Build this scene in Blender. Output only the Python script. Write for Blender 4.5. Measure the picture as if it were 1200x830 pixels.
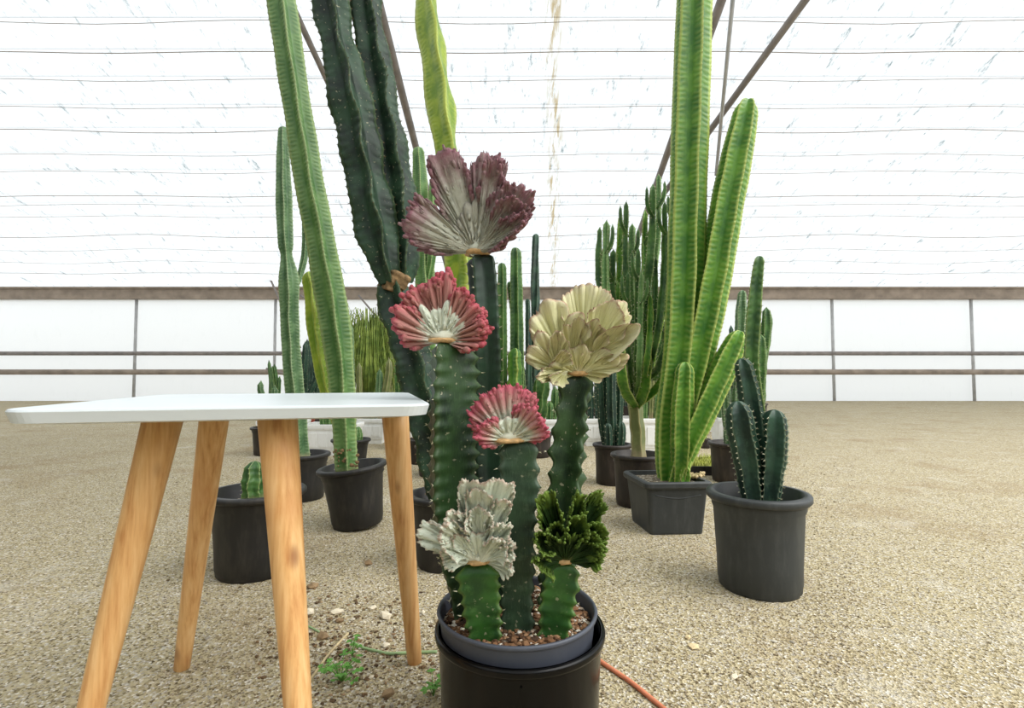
import bpy, math, random
import numpy as np
from mathutils import Vector, Matrix

# ------------------------------------------------------------------ clear, camera, light
for o in list(bpy.data.objects):
    bpy.data.objects.remove(o, do_unlink=True)
scene = bpy.context.scene
COL = scene.collection
rnd = random.Random(7)
PI = math.pi

F = 600.0                    # focal length in pixels of the 1200 px wide frame
CH = 0.55                    # camera height
PITCH = math.atan(25.0 / F)  # looking very slightly up
cam_d = bpy.data.cameras.new('camera')
cam_d.sensor_fit = 'HORIZONTAL'
cam_d.sensor_width = 36.0
cam_d.lens = F * 36.0 / 1200.0
cam_d.clip_start = 0.02
cam = bpy.data.objects.new('camera', cam_d)
COL.objects.link(cam)
cam.location = (0, 0, CH)
cam.rotation_euler = (PI / 2 + PITCH, 0, 0)
scene.camera = cam

world = bpy.data.worlds.new('overcast_sky')
scene.world = world
world.use_nodes = True
bg = world.node_tree.nodes['Background']
bg.inputs[0].default_value = (0.93, 0.97, 1.0, 1)
bg.inputs[1].default_value = 1.9

sun_d = bpy.data.lights.new('hazy_sun', 'SUN')          # sun behind thin cloud, high on the right
sun_d.energy = 2.0
sun_d.angle = math.radians(50)
sun_d.color = (1.0, 0.97, 0.91)
sun = bpy.data.objects.new('hazy_sun', sun_d)
COL.objects.link(sun)
sun.rotation_euler = Vector((-0.72, 0.32, -0.80)).to_track_quat('-Z', 'Y').to_euler()

scene.view_settings.view_transform = 'Standard'
scene.view_settings.look = 'None'
scene.view_settings.gamma = 1.0
scene.view_settings.use_curve_mapping = False
scene.view_settings.exposure = 0.28


def at(px, py, d):
    """world point at distance d (along Y) seen at pixel px, py of the 1200x830 frame"""
    x = (px - 600.0) / F
    y = -(py - 415.0) / F
    c, s = math.cos(PITCH), math.sin(PITCH)
    wx, wy, wz = x, c - y * s, s + y * c
    k = d / wy
    return np.array([wx * k, d, CH + wz * k])


def ground_d(py):
    return CH * F / (py - 440.0)


# ------------------------------------------------------------------ materials
def srgb(r, g, b):
    def f(c):
        c /= 255.0
        return c / 12.92 if c <= 0.04045 else ((c + 0.055) / 1.055) ** 2.4
    return (f(r), f(g), f(b), 1.0)


class NT:
    def __init__(self, name):
        self.m = bpy.data.materials.new(name)
        self.m.use_nodes = True
        self.t = self.m.node_tree
        self.b = self.t.nodes['Principled BSDF']

    def n(self, kind, **kw):
        nd = self.t.nodes.new(kind)
        for k, v in kw.items():
            setattr(nd, k, v)
        return nd

    def l(self, a, b):
        self.t.links.new(a, b)

    def val(self, sock, v):
        if hasattr(v, 'is_output'):
            self.l(v, sock)
        else:
            sock.default_value = v

    def mix(self, fac, a, b, mode='MIX'):
        m = self.n('ShaderNodeMix', data_type='RGBA', blend_type=mode)
        self.val(m.inputs[0], fac)
        self.val(m.inputs[6], a)
        self.val(m.inputs[7], b)
        return m.outputs[2]

    def math(self, op, a, b=0.0, c=0.0, clamp=False):
        m = self.n('ShaderNodeMath', operation=op, use_clamp=clamp)
        self.val(m.inputs[0], a)
        self.val(m.inputs[1], b)
        self.val(m.inputs[2], c)
        return m.outputs[0]

    def ramp(self, fac, stops):
        r = self.n('ShaderNodeValToRGB')
        e = r.color_ramp.elements
        while len(e) < len(stops):
            e.new(0.5)
        for i, (p, c) in enumerate(stops):
            e[i].position = p
            e[i].color = c
        self.l(fac, r.inputs[0])
        return r.outputs[0]

    def smooth(self, v, a, b):
        m = self.n('ShaderNodeMapRange', interpolation_type='SMOOTHSTEP')
        self.val(m.inputs[0], v)
        m.inputs[1].default_value = a
        m.inputs[2].default_value = b
        return m.outputs[0]

    def noise(self, scale, vec=None, detail=3.0, rough=0.5):
        x = self.n('ShaderNodeTexNoise')
        x.inputs['Scale'].default_value = scale
        x.inputs['Detail'].default_value = detail
        x.inputs['Roughness'].default_value = rough
        if vec is not None:
            self.l(vec, x.inputs['Vector'])
        return x.outputs[0]

    def obj(self):
        return self.n('ShaderNodeTexCoord').outputs['Object']

    def geo(self):
        return self.n('ShaderNodeNewGeometry').outputs['Position']

    def uv(self):
        s = self.n('ShaderNodeSeparateXYZ')
        self.l(self.n('ShaderNodeTexCoord').outputs['UV'], s.inputs[0])
        return s.outputs[0], s.outputs[1]

    def comb(self, x, y, z=0.0):
        c = self.n('ShaderNodeCombineXYZ')
        self.val(c.inputs[0], x)
        self.val(c.inputs[1], y)
        self.val(c.inputs[2], z)
        return c.outputs[0]

    def bump(self, h, strength=0.3, dist=0.01):
        b = self.n('ShaderNodeBump')
        b.inputs['Strength'].default_value = strength
        b.inputs['Distance'].default_value = dist
        self.l(h, b.inputs['Height'])
        self.l(b.outputs[0], self.b.inputs['Normal'])

    def out(self, color, rough=0.5, spec=0.4):
        self.val(self.b.inputs['Base Color'], color)
        self.val(self.b.inputs['Roughness'], rough)
        self.b.inputs['Specular IOR Level'].default_value = spec
        return self.m


def mat_plain(name, col, rough=0.5, spec=0.4, var=0.15, scale=30.0, bump=0.0):
    t = NT(name)
    p = t.geo()
    nz = t.noise(scale, p)
    c2 = tuple(x * (1 - var) for x in col[:3]) + (1,)
    c1 = tuple(min(1, x * (1 + var)) for x in col[:3]) + (1,)
    c = t.ramp(nz, [(0.3, c2), (0.7, c1)])
    if bump:
        t.bump(nz, bump, 0.003)
    return t.out(c, rough, spec)


def mat_stem(name, base, dark, edge, edge_from=0.72, stripes=0.0, freq=300.0, bark=0.0, rough=0.42,
             bloom=None, scar=0.0, streak=None):
    """cactus skin: UV.x = 0 in the furrow, 1 on the rib; UV.y = metres from the root"""
    t = NT(name)
    u, v = t.uv()
    p = t.geo()
    nz = t.noise(14.0, p, 4.0, 0.6)
    c = t.mix(t.smooth(nz, 0.35, 0.68), dark, base)
    if bloom:
        nb = t.noise(55.0, p, 5.0, 0.7)
        c = t.mix(t.math('MULTIPLY', t.smooth(nb, 0.52, 0.72), 0.55), c, bloom)
    if streak:
        sv = t.comb(t.math('MULTIPLY', u, 3.0), t.math('MULTIPLY', v, 6.0), 0)
        ns = t.noise(9.0, sv, 4.0, 0.7)
        c = t.mix(t.math('MULTIPLY', t.smooth(ns, 0.5, 0.75), 0.7), c, streak)
    h = nz
    if stripes:
        wob = t.math('ADD', t.math('MULTIPLY', v, freq), t.math('MULTIPLY', t.noise(18.0, p), 9.0))
        wob = t.math('ADD', wob, t.math('MULTIPLY', u, 2.5))
        w = t.math('ADD', t.math('MULTIPLY', t.math('SINE', wob), 0.5), 0.5)
        up = t.smooth(u, 0.2, 0.9)
        w = t.math('MULTIPLY', w, up)
        c = t.mix(t.math('MULTIPLY', w, stripes), c, edge)
        h = t.math('ADD', t.math('MULTIPLY', w, 1.0), nz)
    c = t.mix(t.smooth(u, edge_from, 1.0), c, edge)
    if scar:
        n2 = t.noise(120.0, p, 2.0)
        c = t.mix(t.math('MULTIPLY', t.smooth(n2, 0.66, 0.72), scar), c, srgb(176, 170, 140))
    if bark:
        n3 = t.noise(60.0, p, 4.0, 0.7)
        lo = t.math('SUBTRACT', 1.0, t.smooth(t.math('ADD', v, t.math('MULTIPLY', n3, bark * 0.8)), bark * 0.5, bark * 1.3))
        c = t.mix(lo, c, t.mix(n3, srgb(120, 100, 70), srgb(190, 175, 140)))
    t.bump(h, 0.35, 0.003)
    return t.out(c, rough, 0.35)


def mat_crest(name, stops, streak, streak_amt=0.5, su=30.0, sv=3.0, rough=0.6, edge=None, edge_at=0.95):
    """crest skin: UV.x across the fan, UV.y from the neck (0) to the growing edge (1)"""
    t = NT(name)
    u, v = t.uv()
    p = t.geo()
    nz = t.noise(70.0, p, 4.0, 0.6)
    vv = t.math('ADD', v, t.math('MULTIPLY', t.math('SUBTRACT', nz, 0.5), 0.5))
    c = t.ramp(vv, stops)
    ns = t.noise(1.0, t.comb(t.math('MULTIPLY', u, su), t.math('MULTIPLY', v, sv), 0.0), 4.0, 0.65)
    c = t.mix(t.math('MULTIPLY', t.smooth(ns, 0.5, 0.68), streak_amt), c, streak)
    if edge:
        c = t.mix(t.smooth(t.math('ADD', v, t.math('MULTIPLY', t.math('SUBTRACT', nz, 0.5), 0.12)), edge_at - 0.04, edge_at + 0.03), c, edge)
    t.bump(t.math('ADD', ns, nz), 0.55, 0.004)
    return t.out(c, rough, 0.25)


M = {}
M['stem_root'] = mat_stem('rootstock_green', srgb(44, 72, 34), srgb(22, 42, 25), srgb(60, 82, 48), 0.8, bloom=srgb(66, 92, 58), scar=0.5, streak=srgb(68, 98, 54), rough=.5)
M['stem_fresh'] = mat_stem('rootstock_fresh_green', srgb(54, 98, 36), srgb(28, 62, 26), srgb(84, 112, 54), 0.85, bloom=srgb(78, 116, 58), scar=0.4)
M['stem_grey'] = mat_stem('rootstock_grey_green', srgb(48, 72, 48), srgb(24, 40, 31), srgb(70, 86, 68), 0.8, bloom=srgb(84, 104, 80), scar=0.4, streak=srgb(76, 100, 70), rough=.5)
M['stem_black'] = mat_stem('rootstock_dark_green', srgb(30, 58, 38), srgb(14, 28, 20), srgb(56, 76, 54), 0.85, streak=srgb(48, 74, 50))
M['stem_giant'] = mat_stem('column_dark_green', srgb(42, 70, 48), srgb(18, 34, 25), srgb(70, 88, 58), 0.88, stripes=0.12, freq=240, scar=0.5, rough=.55)
M['stem_light'] = mat_stem('column_light_green', srgb(108, 144, 82), srgb(70, 110, 56), srgb(160, 180, 120), 0.82, stripes=0.32, freq=420, bark=0.05)
M['stem_pale'] = mat_stem('column_pale_green', srgb(96, 128, 84), srgb(60, 94, 56), srgb(146, 166, 124), 0.82, stripes=0.4, freq=420, bark=0.05, bloom=srgb(132, 152, 124))
M['stem_bright'] = mat_stem('column_bright_green', srgb(96, 144, 46), srgb(56, 108, 32), srgb(178, 192, 100), 0.82, stripes=0.22, freq=300)
M['stem_yellow'] = mat_stem('column_yellow_green', srgb(148, 168, 52), srgb(104, 136, 38), srgb(180, 192, 84), 0.75, stripes=0.22, freq=260)
M['stem_mid'] = mat_stem('column_mid_green', srgb(78, 118, 56), srgb(42, 76, 38), srgb(136, 156, 94), 0.82, bark=0.05, stripes=0.2, freq=300)
M['stem_blue'] = mat_stem('column_blue_green', srgb(48, 78, 60), srgb(26, 46, 38), srgb(104, 122, 98), 0.88, bloom=srgb(74, 98, 78))
M['trunk'] = mat_stem('trunk_corky', srgb(128, 136, 84), srgb(100, 108, 64), srgb(160, 152, 106), 0.7, bark=0.12)

M['purple_core'] = mat_crest('crest_grey_core', [(0.0, srgb(204, 206, 190)), (0.7, srgb(172, 172, 156)), (1.0, srgb(146, 140, 130))], srgb(98, 98, 84), 0.6, 34, 3)
M['purple'] = mat_crest('crest_purple', [(0.0, srgb(200, 202, 184)), (0.6, srgb(168, 168, 152)), (0.8, srgb(142, 124, 120)), (1.0, srgb(128, 86, 94))], srgb(92, 94, 80), 0.6, 34, 3)
M['red'] = mat_crest('crest_red', [(0.0, srgb(206, 206, 186)), (0.30, srgb(204, 206, 190)), (0.5, srgb(174, 132, 120)), (0.8, srgb(164, 108, 102)), (1.0, srgb(172, 84, 92))], srgb(196, 160, 142), 0.5, 34, 1.2, edge=srgb(168, 76, 86), edge_at=.96)
M['pink'] = mat_crest('crest_pink', [(0.0, srgb(204, 204, 184)), (0.5, srgb(196, 200, 180)), (0.7, srgb(184, 146, 136)), (0.88, srgb(176, 102, 108)), (1.0, srgb(178, 82, 98))], srgb(138, 116, 100), 0.4, 34, 2)
M['cream'] = mat_crest('crest_cream', [(0.0, srgb(218, 216, 192)), (0.4, srgb(208, 206, 150)), (0.8, srgb(220, 218, 172)), (1.0, srgb(216, 210, 176))], srgb(150, 148, 92), 0.6, 46, 1.2, edge=srgb(164, 128, 104), edge_at=0.985)
M['white'] = mat_crest('crest_white', [(0.0, srgb(228, 228, 208)), (0.5, srgb(216, 222, 204)), (1.0, srgb(206, 212, 194))], srgb(140, 150, 130), 0.45, 30, 2.5, edge=srgb(186, 164, 146), edge_at=0.98)
M['green'] = mat_crest('crest_green', [(0.0, srgb(140, 136, 84)), (0.2, srgb(50, 76, 30)), (0.75, srgb(36, 58, 24)), (1.0, srgb(110, 134, 54))], srgb(16, 30, 14), 0.85, 50, 1.2, rough=0.4)
M['scar'] = mat_plain('graft_scar_tan', srgb(196, 160, 112), 0.8, 0.2, 0.3, 160, 0.5)
M['corky'] = mat_plain('joint_corky_brown', srgb(128, 104, 74), 0.9, 0.15, 0.4, 90, 0.8)
M['spine'] = mat_plain('spine_pale', srgb(196, 192, 164), 0.7, 0.2, 0.3, 90)
M['spine_dark'] = mat_plain('spine_brown', srgb(120, 100, 74), 0.7, 0.2, 0.3, 90)


def mat_pot(name, col, dust, amt=0.5, rough=0.45, spec=0.4):
    t = NT(name)
    p = t.geo()
    st = t.n('ShaderNodeMapping')
    st.inputs['Scale'].default_value = (1, 1, 0.25)
    t.l(p, st.inputs[0])
    n1 = t.noise(40.0, st.outputs[0], 5, 0.65)
    c = t.mix(t.math('MULTIPLY', t.smooth(n1, 0.42, 0.75), amt), col, dust)
    t.bump(n1, 0.12, 0.002)
    return t.out(c, rough, spec)


M['pot_black'] = mat_pot('pot_black_plastic', srgb(34, 33, 32), srgb(70, 65, 58), 0.5, 0.5)
M['pot_brown'] = mat_pot('pot_brown_black_plastic', srgb(42, 36, 33), srgb(84, 72, 62), 0.5, 0.5)
M['pot_gloss'] = mat_pot('pot_gloss_black_plastic', srgb(5, 5, 5), srgb(26, 20, 16), 0.5, 0.22, 0.2)
M['pot_grey'] = mat_pot('pot_slate_grey_plastic', srgb(70, 74, 84), srgb(86, 88, 96), 0.35, 0.45)
M['pot_square'] = mat_pot('pot_charcoal_plastic', srgb(52, 55, 55), srgb(82, 84, 82), 0.45, 0.5)
M['planter_white'] = mat_pot('planter_white_plastic', srgb(240, 240, 238), srgb(214, 212, 206), 0.4, 0.5)
M['red_plastic'] = mat_pot('basin_red_plastic', srgb(190, 66, 44), srgb(160, 70, 54), 0.4, 0.5)


def mat_soil(name, a, b, c_):
    t = NT(name)
    p = t.geo()
    vr = t.n('ShaderNodeTexVoronoi')
    vr.inputs['Scale'].default_value = 150.0
    t.l(p, vr.inputs['Vector'])
    sep = t.n('ShaderNodeSeparateColor')
    t.l(vr.outputs['Color'], sep.inputs[0])
    c = t.ramp(sep.outputs[0], [(0.0, a), (0.45, b), (0.8, b), (0.9, c_)])
    t.bump(vr.outputs['Distance'], 0.8, 0.006)
    return t.out(c, 0.95, 0.1)


M['soil'] = mat_soil('soil_bark_mix', srgb(58, 42, 32), srgb(112, 82, 60), srgb(190, 178, 158))
M['soil_grey'] = mat_soil('soil_dry_gravel', srgb(84, 74, 62), srgb(132, 120, 104), srgb(190, 182, 166))


def mat_rock(name, stops, rough=0.9):
    """chips: every chip is one island, coloured at random"""
    t = NT(name)
    g = t.n('ShaderNodeNewGeometry')
    c = t.ramp(g.outputs['Random Per Island'], stops)
    nz = t.noise(300.0, g.outputs['Position'], 3)
    c = t.mix(t.math('MULTIPLY', nz, 0.35), c, srgb(90, 78, 62))
    return t.out(c, rough, 0.2)


M['chips'] = mat_rock('bark_chips', [(0.0, srgb(52, 36, 28)), (0.3, srgb(96, 66, 46)), (0.55, srgb(136, 98, 68)), (0.8, srgb(168, 130, 96)), (0.9, srgb(232, 226, 212))])
M['gravel'] = mat_rock('gravel_grains', [(0.0, srgb(104, 88, 64)), (0.3, srgb(158, 142, 112)), (0.6, srgb(186, 170, 140)), (0.8, srgb(160, 152, 138)), (0.96, srgb(222, 214, 198))])
M['litter'] = mat_rock('litter_crumbs', [(0.0, srgb(70, 54, 40)), (0.35, srgb(110, 86, 60)), (0.6, srgb(146, 116, 82)), (0.8, srgb(190, 170, 136)), (0.93, srgb(226, 218, 200))])
M['stone'] = mat_plain('stone_pale', srgb(220, 208, 184), 0.9, 0.2, 0.15, 50, 0.4)
M['clod'] = mat_plain('clod_earth', srgb(150, 126, 96), 0.95, 0.1, 0.25, 80, 0.6)


def mat_ground():
    t = NT('ground_gravel')
    p = t.geo()
    vr = t.n('ShaderNodeTexVoronoi')
    vr.inputs['Scale'].default_value = 235.0
    t.l(p, vr.inputs['Vector'])
    sep = t.n('ShaderNodeSeparateColor')
    t.l(vr.outputs['Color'], sep.inputs[0])
    c = t.ramp(sep.outputs[0], [(0.0, srgb(98, 84, 60)), (0.3, srgb(168, 154, 120)), (0.65, srgb(194, 180, 146)), (0.85, srgb(168, 160, 146)), (0.97, srgb(220, 212, 196))])
    big = t.noise(2.2, p, 5.0, 0.6)
    c = t.mix(t.math('MULTIPLY', t.smooth(big, 0.5, 0.72), 0.45), c, srgb(146, 124, 92))
    big2 = t.noise(5.0, p, 3.0, 0.6)
    c = t.mix(t.math('MULTIPLY', t.smooth(big2, 0.55, 0.75), 0.35), c, srgb(206, 200, 188))
    h = t.math('ADD', vr.outputs['Distance'], t.math('MULTIPLY', t.noise(30.0, p, 4.0), 1.0))
    t.bump(h, 0.6, 0.006)
    return t.out(c, 0.95, 0.1)


M['ground'] = mat_ground()


def mat_sheet(name, col, stain, amt):
    """translucent greenhouse covering"""
    t = NT(name)
    p = t.geo()
    mp = t.n('ShaderNodeMapping')
    mp.inputs['Scale'].default_value = (3.0, 0.9, 0.9)
    t.l(p, mp.inputs[0])
    n1 = t.noise(3.5, mp.outputs[0], 10.0, 0.8)
    f = t.math('MULTIPLY', t.smooth(n1, 0.54, 0.70), amt)
    c = t.mix(f, col, stain)
    # rusty yellow run along one seam of the covering
    s = t.n('ShaderNodeSeparateXYZ')
    t.l(p, s.inputs[0])
    ctr = t.math('ADD', t.math('MULTIPLY', s.outputs[1], 0.083), t.math('MULTIPLY', t.math('SUBTRACT', t.noise(1.4, p, 3.0), 0.5), 0.3))
    dx = t.math('ABSOLUTE', t.math('SUBTRACT', s.outputs[0], ctr))
    near = t.math('MULTIPLY', t.math('SUBTRACT', 1.0, t.smooth(dx, 0.01, 0.14)), t.smooth(t.noise(1.3, p, 2.0), 0.3, 0.5))
    mp2 = t.n('ShaderNodeMapping')
    mp2.inputs['Scale'].default_value = (14.0, 1.2, 1.2)
    t.l(p, mp2.inputs[0])
    n2 = t.noise(2.0, mp2.outputs[0], 6.0, 0.7)
    c = t.mix(t.math('MULTIPLY', near, t.math('MULTIPLY', t.smooth(n2, 0.45, 0.60), 0.8)), c, srgb(138, 118, 66))
    t.l(c, t.b.inputs['Base Color'])
    tr = t.n('ShaderNodeBsdfTranslucent')
    t.l(c, tr.inputs['Color'])
    df = t.n('ShaderNodeBsdfDiffuse')
    t.l(c, df.inputs['Color'])
    mx = t.n('ShaderNodeMixShader')
    mx.inputs[0].default_value = 0.25
    t.l(tr.outputs[0], mx.inputs[1])
    t.l(df.outputs[0], mx.inputs[2])
    t.l(mx.outputs[0], t.t.nodes['Material Output'].inputs['Surface'])
    return t.m


M['sheet'] = mat_sheet('roof_sheet_translucent', (0.52, 0.535, 0.545, 1), srgb(86, 102, 104), 0.95)
M['wall_sheet'] = mat_sheet('wall_sheet_translucent', (0.66, 0.675, 0.685, 1), srgb(196, 200, 200), 0.3)
M['steel'] = mat_plain('galvanised_steel_dull', srgb(128, 120, 114), 0.55, 0.4, 0.2, 8)
M['steel_light'] = mat_plain('galvanised_steel_light', srgb(176, 176, 176), 0.5, 0.4, 0.15, 8)
M['gutter'] = mat_plain('gutter_weathered_steel', srgb(146, 132, 118), 0.7, 0.3, 0.25, 5)
M['block'] = mat_plain('shade_wall_grey', srgb(120, 118, 108), 0.9, 0.2, 0.2, 3)  # for the unseen walls added to hold back light
M['branch'] = mat_plain('dry_branch', srgb(134, 92, 78), 0.8, 0.2, 0.2, 20)
M['table_white'] = mat_plain('tabletop_white_lacquer', srgb(206, 212, 214), 0.35, 0.5, 0.02, 6)
M['hose'] = mat_plain('strip_green', srgb(150, 176, 126), 0.6, 0.3, 0.15, 40)
M['twig'] = mat_plain('twig_dry', srgb(206, 186, 146), 0.8, 0.2, 0.15, 40)
M['cord'] = mat_plain('cord_orange', srgb(206, 126, 92), 0.6, 0.3, 0.12, 40)
M['weed'] = mat_plain('weed_leaf', srgb(98, 150, 62), 0.55, 0.3, 0.3, 90)
M['seedling'] = mat_plain('seedling_leaf', srgb(186, 190, 96), 0.6, 0.3, 0.3, 60)
M['reed'] = mat_stem('reed_green', srgb(164, 182, 88), srgb(108, 132, 58), srgb(214, 212, 138), 0.5)
M['dry_leaf'] = mat_plain('dry_leaf_tan', srgb(190, 170, 130), 0.8, 0.2, 0.25, 60)


def mat_wood():
    t = NT('leg_pine_wood')
    u, v = t.uv()
    p = t.obj()
    mp = t.n('ShaderNodeMapping')
    mp.inputs['Scale'].default_value = (1, 1, 0.06)
    t.l(p, mp.inputs[0])
    n1 = t.noise(110.0, mp.outputs[0], 5.0, 0.6)
    n2 = t.noise(9.0, p, 2.0)
    c = t.ramp(n1, [(0.3, srgb(196, 138, 82)), (0.5, srgb(222, 172, 112)), (0.7, srgb(236, 194, 138))])
    c = t.mix(t.math('MULTIPLY', t.smooth(n2, 0.5, 0.7), 0.5), c, srgb(198, 132, 74))
    vr = t.n('ShaderNodeTexVoronoi')
    vr.inputs['Scale'].default_value = 9.0
    mp2 = t.n('ShaderNodeMapping')
    mp2.inputs['Scale'].default_value = (1.6, 1.6, 0.8)
    t.l(p, mp2.inputs[0])
    t.l(mp2.outputs[0], vr.inputs['Vector'])
    k = t.math('SUBTRACT', 1.0, t.smooth(vr.outputs['Distance'], 0.03, 0.17))
    c = t.mix(t.math('MULTIPLY', k, 0.75), c, srgb(128, 70, 38))
    t.bump(n1, 0.1, 0.001)
    return t.out(c, 0.45, 0.4)


M['wood'] = mat_wood()


# ------------------------------------------------------------------ mesh helpers
class MB:
    def __init__(self):
        self.v = []
        self.f = []
        self.uv = []      # per vertex
        self.n = 0

    def add(self, verts, faces, uvs=None):
        verts = np.asarray(verts, dtype=float).reshape(-1, 3)
        self.v.append(verts)
        o = self.n
        self.f.extend([tuple(i + o for i in fc) for fc in faces])
        self.uv.append(np.zeros((len(verts), 2)) if uvs is None else np.asarray(uvs, dtype=float))
        self.n += len(verts)
        return self

    def build(self, name, mat, parent=None, smooth=True, kind=None):
        loc = np.array(parent_world(parent)) if parent is not None else np.zeros(3)
        v = np.concatenate(self.v) - loc
        uv = np.concatenate(self.uv)
        me = bpy.data.meshes.new(name)
        me.from_pydata(v.tolist(), [], self.f)
        li = np.zeros(len(me.loops), dtype=np.int32)
        me.loops.foreach_get('vertex_index', li)
        lay = me.uv_layers.new(name='UVMap')
        lay.data.foreach_set('uv', uv[li].astype(np.float32).ravel())
        if smooth:
            me.polygons.foreach_set('use_smooth', np.ones(len(me.polygons), dtype=bool))
        me.materials.append(M[mat] if isinstance(mat, str) else mat)
        me.update()
        o = bpy.data.objects.new(name, me)
        COL.objects.link(o)
        if parent is not None:
            o.parent = parent
        if kind:
            o['kind'] = kind
        return o


WORLD = {}


def parent_world(p):
    return WORLD.get(p.name, (0, 0, 0))


def tag(o, label, cat, group=None):
    o['label'] = label
    o['category'] = cat
    if group:
        o['group'] = group
    return o


def thing(name, label, cat, loc=(0, 0, 0), group=None):
    o = bpy.data.objects.new(name, None)
    COL.objects.link(o)
    o.empty_display_size = 0.05
    o.location = tuple(float(c) for c in loc)
    WORLD[o.name] = tuple(float(c) for c in loc)
    return tag(o, label, cat, group)


def sub(o, parent):
    """register a mesh part so that its own children are placed right (parts sit at the thing's origin)"""
    WORLD[o.name] = parent_world(parent)
    return o


def box_vf(x0, x1, y0, y1, z0, z1):
    v = [(x0, y0, z0), (x1, y0, z0), (x1, y1, z0), (x0, y1, z0), (x0, y0, z1), (x1, y0, z1), (x1, y1, z1), (x0, y1, z1)]
    f = [(3, 2, 1, 0), (4, 5, 6, 7), (0, 1, 5, 4), (1, 2, 6, 5), (2, 3, 7, 6), (3, 0, 4, 7)]
    return v, f


def catmull(P, n):
    """resample rows of P (any width; first three = position) along a smooth curve at n even steps"""
    P = np.asarray(P, dtype=float)
    if len(P) == 2:
        t = np.linspace(0, 1, n)[:, None]
        return P[0] * (1 - t) + P[1] * t
    Q = np.vstack([2 * P[0] - P[1], P, 2 * P[-1] - P[-2]])
    dense = []
    for i in range(1, len(Q) - 2):
        a, b, c, d = Q[i - 1], Q[i], Q[i + 1], Q[i + 2]
        for t in np.linspace(0, 1, 24, endpoint=False):
            dense.append(0.5 * ((2 * b) + (c - a) * t + (2 * a - 5 * b + 4 * c - d) * t * t + (3 * b - a - 3 * c + d) * t ** 3))
    dense.append(Q[-2])
    D = np.array(dense)
    s = np.concatenate([[0], np.cumsum(np.linalg.norm(np.diff(D[:, :3], axis=0), axis=1))])
    ts = np.linspace(0, s[-1], n)
    return np.stack([np.interp(ts, s, D[:, k]) for k in range(D.shape[1])], axis=1)


def frames(P, ref=(0, -1, 0)):
    """tangent, side (a), facing (b) along the path; b stays near ref (towards the aisle)"""
    T = np.gradient(P, axis=0)
    T /= np.linalg.norm(T, axis=1)[:, None] + 1e-12
    ref = np.asarray(ref, dtype=float)
    B = ref[None, :] - T * (T @ ref)[:, None]
    B /= np.linalg.norm(B, axis=1)[:, None] + 1e-12
    A = np.cross(T, B)
    return T, A, B


def spike(mb, p, d, L, w):
    d = d / (np.linalg.norm(d) + 1e-9)
    a = np.cross(d, [0.3, 0.5, 0.8])
    a /= np.linalg.norm(a) + 1e-9
    b = np.cross(d, a)
    v = [p + a * w, p - 0.5 * w * a + 0.87 * w * b, p - 0.5 * w * a - 0.87 * w * b, p + d * L]
    mb.add(v, [(0, 1, 3), (1, 2, 3), (2, 0, 3)])


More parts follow.
